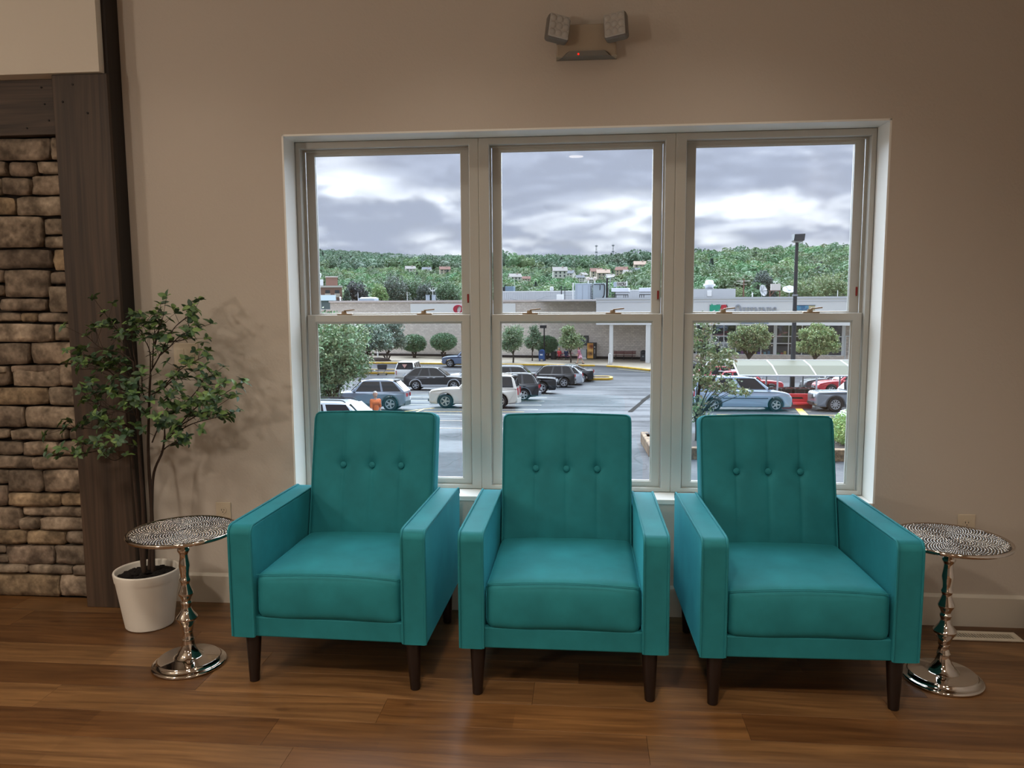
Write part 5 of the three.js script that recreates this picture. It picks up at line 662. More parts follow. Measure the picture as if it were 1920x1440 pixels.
car('car', 'white car half hidden behind the black rounded crossover', 'car', -9.3, -59.4, PI, sedan({ L: 4.7, W: 1.8, H: 1.48, wb: 2.75, col: '#e2e6ea' }), lotGroup);
car('pickup', 'blue-grey pickup truck driving along the yellow curb by the store', 'pickup truck', -12.25, -77.6, PI, { L: 5.6, W: 1.95, H: 1.8, wb: 3.5, belt: 1.18, hood: 1.16, nose: 1.04, cowl: 1.15, rf: 0.55, rr: -0.75, tail: -0.85, rear: 1.14, wr: 0.4, gc: 0.34, col: '#5f6f88', cuts: [0, 0.42, 1], bed: 1, off: 0.1 }, lotGroup);
car('suv', 'dark grey compact SUV facing left with red tail light and grey bumper', 'SUV', -4.95, -43.0, PI, suv({ L: 4.58, W: 1.82, H: 1.66, wb: 2.66, col: '#12161b', clad: std(0x5c646b, 0.6), wr: 0.36 }), lotGroup);
car('suv', 'big charcoal SUV with bright headlights facing right in the middle window', 'SUV', -4.45, -49.9, 0, suv({ L: 5.15, W: 2.0, H: 1.88, wb: 2.95, col: '#16191d', nose: 1.06, wr: 0.4, gc: 0.26, chrome: 1, rails: std(0xd9dde0, 0.4), cuts: [0, 0.3, 0.62, 1] }), lotGroup);
car('suv', 'black SUV facing left behind the big charcoal SUV, with five-spoke wheels', 'SUV', -3.1, -57.9, PI, suv({ L: 4.75, W: 1.93, H: 1.74, wb: 2.9, col: '#0b0c0e', wr: 0.38, black: 1 }), lotGroup);
car('car', 'silver hatchback facing left between two black cars in the middle window', 'car', -2.45, -60.9, PI, suv({ L: 4.6, W: 1.8, H: 1.58, wb: 2.65, col: '#bfc6cc', gc: 0.18, wr: 0.33, rr: -4.6 * 0.33 }), lotGroup);
car('car', 'black sedan with glowing red tail lights beside the yellow end island', 'car', -1.55, -63.7, PI, sedan({ L: 4.65, W: 1.8, H: 1.44, wb: 2.7, col: '#0d0e11' }), lotGroup);
car('car', 'black car whose nose just peeks in at the right edge of the middle window', 'car', 8.7, -71.2, PI - 0.1, sedan({ L: 4.7, W: 1.82, H: 1.46, wb: 2.75, col: '#1c1e22' }), lotGroup);
car('minivan', 'pale blue minivan facing right beside the red cart corral', 'minivan', 7.85, -36.9, 0, { L: 4.95, W: 1.95, H: 1.74, wb: 3.0, belt: 1.06, hood: 1.02, nose: 0.82, cowl: 1.45, rf: 0.55, rr: -2.2, tail: -2.38, rear: 1.06, wr: 0.33, gc: 0.2, col: '#93a6bb', tall: 1, strip: std(0x3c4656, 0.6), cuts: [0, 0.3, 0.62, 1], black: 1, off: 0.08 }, lotGroup);
car('suv', 'grey crossover with ten-spoke wheels facing left at the right window edge', 'SUV', 13.65, -36.9, PI, suv({ L: 4.65, W: 1.84, H: 1.7, wb: 2.7, col: '#79828c', clad: std(0x3b4046, 0.7), spokes: 10, nose: 0.98, off: 0.0 }), lotGroup);
car('car', 'grey car with big chrome grille just above the green bush', 'car', 11.95, -26.6, PI, sedan({ L: 4.75, W: 1.85, H: 1.43, wb: 2.82, col: '#6d747b', nose: 0.74 }), lotGroup);
car('car', 'red hatchback facing right behind the cart shelter posts', 'car', 11.1, -50.8, 0, suv({ L: 4.5, W: 1.8, H: 1.55, wb: 2.65, col: '#b8202d', wr: 0.33, gc: 0.18 }), lotGroup);
car('car', 'red car facing left behind the grey crossover under the shelter roof', 'car', 17.7, -50.6, PI, sedan({ L: 4.7, W: 1.82, H: 1.46, wb: 2.75, col: '#bf2433' }), lotGroup);
car('car', 'dark grey car facing left behind the two red cars', 'car', 17.9, -54.2, PI, sedan({ L: 4.75, W: 1.85, H: 1.46, wb: 2.8, col: '#33393f' }), lotGroup);
car('suv', 'red SUV behind the near right tree, left of the cart shelter', 'SUV', 9.0, -57.5, PI, suv({ L: 4.6, W: 1.85, H: 1.72, wb: 2.7, col: '#b5303c' }), lotGroup);
car('van', 'white van roof showing above the left end of the cart shelter', 'van', 12.1, -62.8, 0, suv({ L: 5, W: 1.95, H: 1.95, wb: 3.1, col: '#e3e5e6' }), lotGroup);
{ const s = scene.getObjectByName('suv_002'); part('rear_sticker', extr([[-0.22, 0.16], [0.22, 0.16], [0, -0.16]], 0.01).rotateY(-PI / 2).translate(-2.27, 1.48, 0), std(0xd9a79a, 0.6), s, 'pale triangular sticker'); }

// shopping carts, cart corral
function cart(label, x, z, turn, group) {
  const t = thing('shopping_cart', label, 'shopping cart', [x, gy(z), z], turn, group), bk = std(0x2a2d31, 0.5), mt = std(0x7d8287, 0.35, 0.8);
  const f = (y, k) => [[-0.42 * k, y, -0.25], [0.42 * k + 0.05, y, -0.2], [0.42 * k + 0.05, y, 0.2], [-0.42 * k, y, 0.25]], bot = f(0.55, 0.85), top = f(0.98, 1.05), pan = [];
  for (let i = 0; i < 4; i++) { const j = (i + 1) % 4, c = [bot[i], bot[j], top[j], top[i]]; pan.push(hull([...c, ...c.map(([a, b, d]) => [a * 0.96, b, d * 0.93])])); }
  pan.push(hull([...bot, ...bot.map(([a, b, d]) => [a, b + 0.02, d])])); part('basket', pan, bk, t); part('handle', [bar([-0.52, 1.04, -0.27], [-0.52, 1.04, 0.27], 0.018), bar([-0.44, 0.98, 0.25], [-0.52, 1.04, 0.25], 0.012), bar([-0.44, 0.98, -0.25], [-0.52, 1.04, -0.25], 0.012)], std(0x8d2a2a, 0.5), t);
  part('frame', [-1, 1].flatMap((s) => [bar([-0.42, 0.97, s * 0.24], [-0.38, 0.16, s * 0.24], 0.013), bar([-0.38, 0.16, s * 0.24], [0.42, 0.14, s * 0.18], 0.013), bar([0.36, 0.55, s * 0.18], [0.1, 0.15, s * 0.2], 0.013)]), mt, t);
  for (const [a, b] of [[-0.38, 0.24], [-0.38, -0.24], [0.4, 0.18], [0.4, -0.18]]) part('caster', cyl(0.062, 0.062, 0.03, 12, a, 0.062, b, PI / 2), tyreM, t);
  return t;
}
cart('black shopping cart standing at the yellow island left of the tree trunk', -21.5, -68.5, 0.2, 'shopping carts'); cart('black shopping cart standing at the yellow island right of the tree trunk', -19.1, -68.3, 0.1, 'shopping carts');
{
  const c0 = cart('black shopping cart nested in the red-ended corral, first of its row', 10.9, -39.6, PI / 2, 'nested shopping carts');
  for (let i = 1; i < 7; i++) { const z = -39.6 - (i % 2) * 0.35, x = 10.0 + i * 0.36; dup(c0, [x, gy(z), z], PI / 2, ['second', 'third', 'fourth', 'fifth', 'sixth', 'seventh'][i - 1] + ' black shopping cart nested in the red-ended corral, counted from the left'); } c0.position.x = 10.0; c0.userData.label = 'leftmost black shopping cart nested in the red-ended corral';
  const t = thing('cart_corral', 'cart shelter with milky sloping roof panels and white posts', 'cart shelter', [8.0, 0, -39.6]), wm = std(0xb9bdc0, 0.4), pm = phys(0x5a5b48, 0.6, { specularIntensity: 0.4, transmission: 0.1, thickness: 0 });
  const y0 = gy(-38.3) + 1.70, y1 = gy(-40.9) + 2.46, z0 = 1.3, z1 = -1.3;
  for (let i = 0; i <= 4; i++) { const x = 0.05 + i * 1.98; part('roof_rib', [bar([x, y0 - 0.02, z0], [x, lerp(y0, y1, 0.55) + 0.08, 0], 0.045), bar([x, lerp(y0, y1, 0.55) + 0.08, 0], [x, y1, z1], 0.045)], wm, t); if (i) part('post', [bar([x, gy(-38.3), z0 - 0.02], [x, y0, z0 - 0.02], 0.05, 8), bar([x, gy(-40.9), z1 + 0.02], [x, y1, z1 + 0.02], 0.05, 8)], std(0xb9bfc2, 0.5), t); }
  for (let i = 0; i < 4; i++) { const xa = 0.1 + i * 1.98, xb = xa + 1.88, ym = lerp(y0, y1, 0.55) + 0.08; part('roof_panel', join([hull([[xa, y0, z0], [xb, y0, z0], [xa, ym, 0], [xb, ym, 0], [xa, y0 + 0.015, z0], [xb, y0 + 0.015, z0], [xa, ym + 0.015, 0], [xb, ym + 0.015, 0]]), hull([[xa, ym, 0], [xb, ym, 0], [xa, y1, z1], [xb, y1, z1], [xa, ym + 0.015, 0], [xb, ym + 0.015, 0], [xa, y1 + 0.015, z1], [xb, y1 + 0.015, z1]])]), pm, t); }
  part('edge_rail', [bar([0, y0, z0], [8.0, y0, z0], 0.05), bar([0, y1, z1], [8.0, y1, z1], 0.05)], wm, t);
  const red = std(0xc92a35, 0.45), rb = thing('corral_barrier', 'red plastic end barrier with a dark slot, between the minivan and grey crossover', 'barrier', [11.15, gy(-38.15), -38.15]);
  const s = shapeOf([[-0.95, 0.1], [0.62, 0.1], [0.62, 0.78], [-0.95, 0.78]]); s.holes.push(new THREE.Path([[-0.5, 0.5], [-0.42, 0.6], [0.1, 0.6], [0.16, 0.5]].map(([a, b]) => new THREE.Vector2(a, b)))); part('panel', muv(extr(s, 0.08, 0.015)), red, rb); part('slot_back', box(0.8, 0.2, 0.02, -0.17, 0.55, -0.03), trimBM, rb); part('ledge', muv(rbox(1.62, 0.12, 0.3, 0.03, -0.17, 0.26, 0.1)), red, rb); part('foot', muv(rbox(1.5, 0.12, 0.36, 0.02, -0.17, 0.06, 0.05)), std(0x8f1f28, 0.6), rb);
}
// ================================================================ trees, shrubs, street things, people
function leafGeo(n, s, seed) { const R = rng(seed), v = []; for (let i = 0; i < n; i++) { const c = V(R() - 0.5, R() - 0.5, R() - 0.5).multiplyScalar(s * 1.5), q = EQ(R() * 6, R() * 6, R() * 6), w = s * 0.30, pts = [[-s / 2, 0, 0], [0, s * 0.06, w], [s / 2, 0, 0], [0, s * 0.06, -w]].map((p) => V(...p).applyQuaternion(q).add(c)); for (const k of [0, 1, 2, 0, 2, 3]) v.push(pts[k].x, pts[k].y, pts[k].z); } const g = new THREE.BufferGeometry(); g.setAttribute('position', new THREE.Float32BufferAttribute(v, 3)); g.computeVertexNormals(); g.setAttribute('uv', new THREE.Float32BufferAttribute(new Float32Array(v.length / 3 * 2), 2)); return g; }
const leafMat = () => phys(0xffffff, 0.55, { transmission: 0.3, thickness: 0, side: THREE.DoubleSide });
const barkDM = std(0x3b332c, 0.9, 0, { bumpMap: T.bump, bumpScale: 0.01 });
// blobs: [x, y, z, rx, ry, rz] about the base; hue range in degrees
function tree(name, label, category, x, y, z, { blobs, n, s = 0.12, k = 6, hue = [85, 120], sat = 0.32, lum = [0.12, 0.26], trunk = 0.12, fork = 1.2, limbs = 6, shell = 0.5, seed = 1, dead = 0.0, stems = 1 }) {
  const t = thing(name, label, category, [x, y, z]), R = rng(seed * 101 + 7), st = [];
  for (let i = 0; i < stems; i++) { const dx = (i - (stems - 1) / 2) * 0.5; st.push(taper([[dx * 0.2, -0.1, 0], [dx * 0.5 + 0.03, fork * 0.5, 0.02], [dx, fork, 0]], trunk, trunk * 0.75, 8, 8)); }
  blobs.forEach((b, i) => { for (let j = 0; j < Math.ceil(limbs / blobs.length); j++) { const a = R() * 6.28, e = [b[0] + b[3] * 0.6 * Math.cos(a), b[1] + b[4] * (R() - 0.3) * 0.9, b[2] + b[5] * 0.6 * Math.sin(a)]; st.push(taper([[0, fork * (0.8 + 0.2 * R()), 0], [e[0] * 0.4, lerp(fork, e[1], 0.45), e[2] * 0.4], e], trunk * 0.5, trunk * 0.1, 6, 9)); } });
  part('trunk', st, barkDM, t);
  const vol = blobs.map((b) => b[3] * b[4] * b[5]), tot = vol.reduce((a, c) => a + c), m = [], c = [];
  blobs.forEach((b, i) => { const cnt = Math.round(n * Math.pow(vol[i] / tot, 0.8)); for (let j = 0; j < cnt; j++) { const d = V(R() * 2 - 1, R() * 2 - 1, R() * 2 - 1).normalize(), r = Math.pow(R(), shell), lump = (shell < 0.2 ? 0.86 : 0.58) + (shell < 0.2 ? 0.28 : 0.84) * fbm(d.x * 2.2 + i * 7, d.y * 2.2 + d.z * 2.2 + seed, 3, seed); m.push(MX(V(b[0] + b[3] * d.x * r * lump, b[1] + b[4] * d.y * r * lump, b[2] + b[5] * d.z * r * lump), EQ(R() * 6, R() * 6, R() * 6), 0.7 + R() * 0.6)); const br = R() < dead; c.push(br ? new THREE.Color().setHSL(0.06 + R() * 0.05, 0.35, 0.2 + R() * 0.15) : new THREE.Color().setHSL(lerp(hue[0], hue[1], R()) / 360, sat + (R() - 0.5) * 0.12, 0.95 * lerp(lum[0], lum[1], R()))); } });
  copies('foliage', leafGeo(k, s, seed), leafMat(), m, c, t);
  return t;
}
tree('tree', 'big leafy green tree close at the left edge of the left window', 'tree', -9.6, gy(-25.5), -25.5, { blobs: [[0, 3.3, 0, 1.55, 1.25, 1.5], [-0.5, 2.2, 0.1, 1.5, 0.9, 1.3], [0.55, 2.55, 0.2, 1.05, 0.65, 1], [-1.0, 1.25, 0, 0.95, 0.7, 0.9]], n: 2400, s: 0.12, hue: [75, 118], sat: 0.34, lum: [0.14, 0.33], trunk: 0.09, fork: 1.0, seed: 2 });
tree('tree', 'sparse young tree with olive leaves at the left side of the right window', 'tree', 3.45, gy(-21.2), -21.2, { blobs: [[0.1, 3.6, 0, 0.55, 0.75, 0.5], [0.55, 2.9, 0.1, 0.75, 0.45, 0.6], [0.0, 2.35, 0, 0.65, 0.5, 0.6], [0.75, 2.05, 0.1, 0.65, 0.3, 0.5], [1.35, 1.86, 0.1, 0.45, 0.13, 0.3], [0.0, 1.35, 0, 0.5, 0.5, 0.4]], n: 520, s: 0.10, k: 5, hue: [58, 105], sat: 0.36, lum: [0.15, 0.32], trunk: 0.05, fork: 1.1, limbs: 16, seed: 3, dead: 0.07 });
tree('tree', 'spreading tree with dark trunk on the yellow-edged island in the left window', 'tree', -21.4, -5.7, -71, { blobs: [[0, 3.5, 0, 2.6, 1.5, 2.2], [1.2, 3.0, 0.2, 1.5, 0.9, 1.3], [-1.5, 3.2, 0, 1.4, 1.1, 1.3]], n: 2300, s: 0.2, hue: [105, 150], sat: 0.18, lum: [0.15, 0.33], trunk: 0.19, fork: 1.75, limbs: 9, seed: 4 });
tree('tree', 'multi-stemmed grey-green tree against the block wall left of the round shrubs', 'tree', -22.6, -5.6, -83.6, { blobs: [[0.2, 3.3, 0, 2.0, 1.6, 1.2], [0.9, 2.2, 0, 1.6, 1.0, 1.1]], n: 1500, s: 0.2, hue: [100, 145], sat: 0.16, lum: [0.15, 0.3], trunk: 0.1, fork: 0.8, limbs: 8, seed: 5, stems: 3 });
const round = (x, z, w, h, label, seed) => tree('round_shrub', label, 'shrub', x, -5.55, z, { blobs: [[0, h - 1.0, 0, w / 2, 0.98, w / 2 * 0.8]], n: 4200, s: 0.13, k: 5, hue: [100, 130], sat: 0.33, lum: [0.13, 0.27], trunk: 0.14, fork: 0.7, limbs: 7, shell: 0.16, seed, stems: 2 });
round(-20.4, -88.0, 2.9, 2.75, 'left of the two clipped dome shrubs against the block wall', 6); round(-16.75, -87.4, 3.1, 2.95, 'right of the two clipped dome shrubs against the block wall', 7); round(-4.45, -85.9, 2.4, 2.7, 'clipped dome shrub behind the thin lamp post and blue mailbox', 8);
tree('tree', 'small light green tree at the curb by the left edge of the middle window', 'tree', -7.85, -5.55, -80.9, { blobs: [[0, 2.7, 0, 1.35, 1.35, 1.2], [-0.5, 1.9, 0, 0.9, 0.7, 0.9]], n: 1300, s: 0.17, hue: [85, 115], sat: 0.28, lum: [0.18, 0.36], trunk: 0.1, fork: 1.0, seed: 9 });
tree('tree', 'narrow tree with upright shoots between the curb tree and dome shrub', 'tree', -5.95, -5.55, -83.5, { blobs: [[0, 2.1, 0, 1.05, 0.75, 0.9], [0.2, 3.2, 0, 0.5, 0.8, 0.5], [0.55, 2.7, 0, 0.5, 0.6, 0.5]], n: 850, s: 0.16, hue: [90, 125], sat: 0.24, lum: [0.17, 0.33], trunk: 0.07, fork: 0.9, seed: 10 });
tree('tree', 'yellow-green pointed tree at the curb beside the walking person', 'tree', -1.6, -5.55, -81.2, { blobs: [[0, 2.3, 0, 1.45, 0.95, 1.2], [-0.25, 3.3, 0, 0.8, 0.85, 0.8]], n: 1250, s: 0.17, hue: [72, 100], sat: 0.34, lum: [0.2, 0.38], trunk: 0.08, fork: 1.0, seed: 11 });
tree('tree', 'yellow-green tree with forked trunk behind the cart shelter, left one', 'tree', 15.7, -5.6, -73.5, { blobs: [[0.2, 3.3, 0, 1.3, 0.9, 1.2], [-0.9, 2.7, 0, 1.0, 0.7, 0.9], [1.1, 2.6, 0.2, 0.9, 0.6, 0.8], [-0.6, 3.8, 0.2, 0.7, 0.6, 0.7], [0.9, 3.9, 0, 0.8, 0.55, 0.7], [1.6, 3.2, 0, 0.6, 0.5, 0.6], [-1.6, 3.2, 0, 0.5, 0.5, 0.5], [0.2, 2.2, 0.3, 0.8, 0.4, 0.7]], n: 1700, s: 0.17, hue: [62, 98], sat: 0.36, lum: [0.2, 0.38], trunk: 0.14, fork: 1.2, limbs: 10, seed: 12, dead: 0.04 });
tree('tree', 'rounded yellow-green tree with forked trunk right of the tall lamp post', 'tree', 21.9, -5.6, -73.5, { blobs: [[0.1, 3.1, 0, 1.4, 1.0, 1.3], [-1.0, 2.3, 0.1, 1.0, 0.6, 0.9], [1.2, 2.3, 0.1, 1.0, 0.65, 0.9], [-0.9, 3.5, 0, 0.8, 0.55, 0.7], [1.0, 3.6, 0, 0.8, 0.55, 0.7], [0.1, 4.1, 0, 0.7, 0.45, 0.6], [1.7, 3.0, 0, 0.5, 0.5, 0.5], [0.1, 1.9, 0.3, 1.0, 0.4, 0.8]], n: 1900, s: 0.17, hue: [66, 100], sat: 0.40, lum: [0.22, 0.4], trunk: 0.14, fork: 1.1, limbs: 10, seed: 13 });
tree('bush', 'bright lime green bush in the raised bed at the lower right window corner', 'bush', 8.35, gy(-21) + 0.25, -21.0, { blobs: [[0, 0.42, 0, 0.85, 0.62, 0.75]], n: 2200, s: 0.075, k: 5, hue: [72, 100], sat: 0.5, lum: [0.25, 0.45], trunk: 0.03, fork: 0.2, limbs: 8, shell: 0.3, seed: 14 });
// trees standing behind the store, each its own
const behind = (px, d, top, w, label, hue, sat, lum, seed, conic) => { const az = px, [x, , z] = polar(az, d), y = -8, h = top - y; tree('tree', label, 'tree', x, y, z, { blobs: conic ? [0, 1, 2, 3, 4].map((i) => [0, h * (0.25 + i * 0.16), 0, w / 2 * (1 - i * 0.19), h * 0.13, w / 2 * (1 - i * 0.19)]) : [[0, h * 0.62, 0, w / 2, h * 0.36, w / 2], [-w * 0.22, h * 0.45, 0, w * 0.36, h * 0.28, w * 0.4], [w * 0.24, h * 0.48, 0, w * 0.34, h * 0.26, w * 0.4]], n: 3200, s: 0.42, k: 7, hue, sat, lum, trunk: 0.35, fork: h * 0.25, limbs: 6, shell: 0.3, seed }); };
behind(-17.55, 228, 4.2, 4.6, 'small cone-shaped green tree right of the brick apartment block', [120, 150], 0.2, [0.10, 0.2], 31, true);
behind(-16.85, 240, 6.9, 7.2, 'dark purple-brown tree behind the left part of the store roof', [150, 220], 0.07, [0.06, 0.13], 32);
behind(-15.2, 215, 5.4, 4.6, 'bright lime tree behind the grey skylight box', [78, 100], 0.42, [0.2, 0.36], 33);
behind(-14.1, 235, 8.9, 9.0, 'tall rugged grey-green pine, highest of the trees behind the store', [85, 140], 0.13, [0.12, 0.26], 34);
behind(-12.9, 250, 8.4, 9.5, 'wide green tree right of the tall rugged pine', [92, 122], 0.3, [0.12, 0.26], 35);
behind(-11.75, 232, 6.2, 6.6, 'dark grey-green tree behind the two vent drums', [120, 160], 0.12, [0.09, 0.18], 36);
behind(-10.3, 245, 6.6, 8.5, 'mid green tree at the right edge of the left window', [95, 125], 0.28, [0.13, 0.25], 37);
behind(-18.9, 270, 6.2, 9, 'green tree behind the roof of the brick apartment block', [105, 130], 0.26, [0.13, 0.25], 38);
behind(-5.6, 230, 3.0, 9, 'low green trees left above the ribbed roof screen', [95, 120], 0.28, [0.14, 0.26], 39);
behind(-3.4, 240, 3.6, 8.5, 'low bushy tree above the middle of the ribbed roof screen', [88, 115], 0.3, [0.15, 0.28], 40);
behind(-1.6, 225, 2.6, 8, 'light green low tree left of the air handler', [80, 108], 0.32, [0.17, 0.3], 41);
behind(0.9, 235, 4.0, 8, 'green tree between the capped vents and the exhaust stack', [90, 115], 0.28, [0.14, 0.26], 42);
behind(3.3, 230, 4.4, 9, 'olive green tree above the two raised roof platforms', [75, 105], 0.32, [0.16, 0.3], 43);
behind(8.6, 225, 4.6, 9, 'light green tree above the long ribbed rooftop unit', [80, 110], 0.3, [0.16, 0.29], 44);
behind(10.6, 230, 4.2, 8, 'yellow-green tree behind the sideways dish', [72, 100], 0.34, [0.18, 0.31], 45);
behind(12.6, 260, 9.5, 7, 'dark blue-green tree above the rusty roof stand', [140, 170], 0.16, [0.09, 0.18], 46);
behind(14.9, 215, 6.2, 9.5, 'bright green tree right of the tall lamp post, behind the roof', [76, 104], 0.36, [0.17, 0.31], 47);
behind(17.0, 225, 7.6, 9.5, 'yellow-green tree at the right edge of the right window', [72, 100], 0.36, [0.17, 0.32], 48);

// lamp posts, mailbox, vending machine, bench, bins, bollards
{
  let t = thing('lamp_post', 'tall dark parking lot lamp post with a square head in the right window', 'lamp post', [11.55, gy(-40.9), -41.3]);
  part('pole', cyl(0.09, 0.15, 9.0, 12, 0, 4.5, 0), std(0x2c3238, 0.5, 0.3), t); part('collar', [cyl(0.16, 0.16, 0.1, 12, 0, 6.05, 0), cyl(0.2, 0.22, 0.5, 12, 0, 0.25, 0)], std(0x8b8f92, 0.5), t);
  const hd = part('head', muv(hull([[-0.24, 9.02, -0.3], [0.32, 9.02, -0.3], [-0.24, 9.02, 0.3], [0.32, 9.02, 0.3], [-0.2, 9.4, -0.3], [0.36, 9.42, -0.3], [-0.2, 9.36, 0.3], [0.36, 9.38, 0.3]])), std(0x3b4145, 0.5, 0.2), t); part('lens', hull([[-0.23, 9.0, -0.28], [0.3, 9.0, -0.28], [-0.23, 9.0, 0.28], [0.3, 9.0, 0.28], [-0.15, 8.92, 0.15], [0.2, 8.92, 0.15], [-0.15, 8.92, -0.15], [0.2, 8.92, -0.15]]), std(0xb9bdb6, 0.4), hd);
  t = thing('lamp_post', 'thin dark lamp post standing behind the blue mailbox', 'lamp post', [-4.62, -5.55, -84.0]); part('pole', cyl(0.07, 0.09, 3.7, 10, 0, 1.85, 0), darkMetalM, t); part('head', muv(rbox(0.75, 0.32, 0.4, 0.03, -0.12, 3.8, 0)), darkMetalM, t); part('base', cyl(0.16, 0.18, 0.3, 12, 0, 0.15, 0), darkMetalM, t);
  t = thing('mailbox', 'blue street mailbox on the sidewalk beside the thin lamp post', 'mailbox', [-4.85, -5.55, -83.3], -0.17); const bl = std(0x27508a, 0.45);
  part('body', muv(extr((() => { const s = new THREE.Shape(); s.moveTo(-0.31, 0.22); s.lineTo(0.31, 0.22); s.lineTo(0.31, 1.0); s.absarc(0, 1.0, 0.31, 0, PI); s.closePath(); return s; })(), 0.52, 0.02).translate(0, 0, -0.26)), bl, t); for (const [a, b] of [[-0.26, 0.2], [0.26, 0.2], [-0.26, -0.2], [0.26, -0.2]]) part('leg', box(0.06, 0.24, 0.06, a, 0.11, b), bl, t); part('chute', muv(rbox(0.46, 0.2, 0.05, 0.01, 0, 1.02, 0.3)), std(0x1c3c6c, 0.5), t); part('notice', box(0.3, 0.14, 0.01, 0, 0.72, 0.285), whitePM, t);
  const food = tex(128, 256, (u, v) => { const n = fbm(u * 4, v * 7, 4, 55), m = fbm(u * 9 + 3, v * 12, 3, 57), k = Math.hypot((u - 0.7) * 2, (v - 0.78) * 5), q = Math.hypot((u - 0.5) * 1.6, (v - 0.3) * 6), h = Math.hypot((u - 0.4) * 1.8, (v - 0.52) * 7); let c = mixc([0.80, 0.52, 0.20], [0.95, 0.78, 0.45], n); c = mixc(c, [0.45, 0.20, 0.12], clamp(1.2 - k) * (0.5 + m)); c = mixc(c, [0.30, 0.15, 0.08], clamp(1.1 - q) * (0.4 + m)); c = mixc(c, [0.97, 0.85, 0.6], clamp(0.9 - h) * 0.7); return c; });
  const vp = storeAt(0.84, 0.15, 0.55);
  t = thing('vending_machine', 'orange-fronted vending machine printed with food pictures on the sidewalk', 'vending machine', vp, ST); part('cabinet', muv(rbox(1.0, 1.86, 0.8, 0.03, 0, 0.96, 0)), std(0x3a3330, 0.5), t);
  { const g = new RoundedBoxGeometry(0.68, 1.7, 0.03, 2, 0.01), p = g.attributes.position, uv = g.attributes.uv; for (let i = 0; i < p.count; i++) uv.setXY(i, p.getX(i) / 0.68 + 0.5, p.getY(i) / 1.7 + 0.5); part('printed_front', g.translate(-0.13, 0.98, 0.41), std(0xffffff, 0.35, 0, { map: food }), t); } part('control_panel', muv(rbox(0.2, 1.6, 0.03, 0.01, 0.37, 0.98, 0.41)), std(0x25262b, 0.4), t); part('coin_slot', [box(0.12, 0.12, 0.02, 0.38, 1.4, 0.43), box(0.05, 0.5, 0.02, 0.38, 0.9, 0.43)], std(0xc9c3bd, 0.4), t); part('kick_plate', box(0.68, 0.08, 0.03, -0.13, 0.14, 0.42), std(0xd9a63c, 0.5), t);
  t = thing('ice_chest', 'pale grey ice chest between the walking person and vending machine', 'ice chest', storeAt(-0.05, 0.15, 0.6), ST); part('cabinet', muv(rbox(0.62, 1.0, 0.7, 0.03, 0, 0.6, 0)), std(0xa7a9a8, 0.5), t); part('door', muv(rbox(0.5, 0.72, 0.03, 0.01, 0.02, 0.66, 0.36)), std(0xb9bbb8, 0.45), t); part('base', [box(0.66, 0.14, 0.74, 0, 0.05, 0), box(0.56, 0.1, 0.04, 0, 0.17, 0.37)], whitePM, t);
  t = thing('wall_panel', 'dark framed notice case on the block wall above the ice chest', 'notice case', storeAt(-0.25, 1.7, 0.08), ST); part('frame', muv(ring(1.25, 1.1, 0.08, 0.08, 0.08, 0.08, 0.1, 0.01).translate(0, 0.55, 0.08)), std(0x35302e, 0.5), t); part('glass', box(1.1, 0.95, 0.02, 0, 0.55, 0.02), std(0x5b5f60, 0.15), t); part('sheet', [box(0.3, 0.4, 0.01, -0.2, 0.55, 0.035), box(0.26, 0.34, 0.01, 0.25, 0.6, 0.035)], std(0x8c9294, 0.6), t);
  t = thing('bench', 'long bench with reddish wooden back under the store canopy', 'bench', storeAt(4.64, 0.15, 1.0), ST); const wd = std(0x6e3a34, 0.6); for (let i = 0; i < 3; i++) part('back_slat', muv(rbox(2.5, 0.1, 0.04, 0.01, 0, 0.68 + i * 0.12, -0.22 - i * 0.03)), wd, t); for (let i = 0; i < 4; i++) part('seat_slat', muv(rbox(2.5, 0.04, 0.1, 0.01, 0, 0.46, -0.15 + i * 0.12)), wd, t); for (const x of [-1.0, -0.1, 0.85]) part('support', [bar([x, 0, 0.18], [x, 0.44, 0.14], 0.035), bar([x, 0, -0.2], [x, 0.44, -0.16], 0.035), bar([x, 0.44, -0.2], [x, 0.98, -0.3], 0.03), bar([x, 0.43, 0.2], [x, 0.43, -0.2], 0.03)], darkMetalM, t);
  t = thing('trash_can', 'dark domed trash can beside the bench under the canopy', 'trash can', storeAt(6.85, 0.15, 2.0), ST); part('body', muv(rbox(0.6, 0.92, 0.6, 0.05, 0, 0.46, 0)), std(0x3a3d3c, 0.6), t); part('hood', lathe([[0.32, 0.9], [0.33, 0.96], [0.26, 1.1], [0.08, 1.18], [0, 1.19]], 20), std(0x333635, 0.6), t); part('opening', box(0.34, 0.1, 0.02, 0, 0.82, 0.3), std(0x0f0f0f, 0.9), t); part('label_plate', box(0.2, 0.14, 0.02, 0, 0.5, 0.3), std(0x8d9492, 0.5), t);
  t = thing('bollard', 'pair of thin white hoop posts in front of the canopy pillar', 'bollard', [2.55, -5.55, -79.0], -0.17); part('hoop', tube([[-0.12, 0, 0], [-0.12, 1.0, 0], [-0.05, 1.12, 0], [0.1, 1.1, 0], [0.14, 0.95, 0], [0.14, 0, 0]], 0.045, 8, 40), whitePM, t); part('base_plate', box(0.5, 0.03, 0.2, 0, 0.015, 0), darkMetalM, t);
  t = thing('bollard', 'single short white post on the sidewalk behind the island tree', 'bollard', [-23.9, -5.55, -84.5]); part('post', cyl(0.08, 0.08, 0.85, 12, 0, 0.42, 0), whitePM, t); part('cap', ball(0.085, 10, 0, 0.85, 0), whitePM, t);
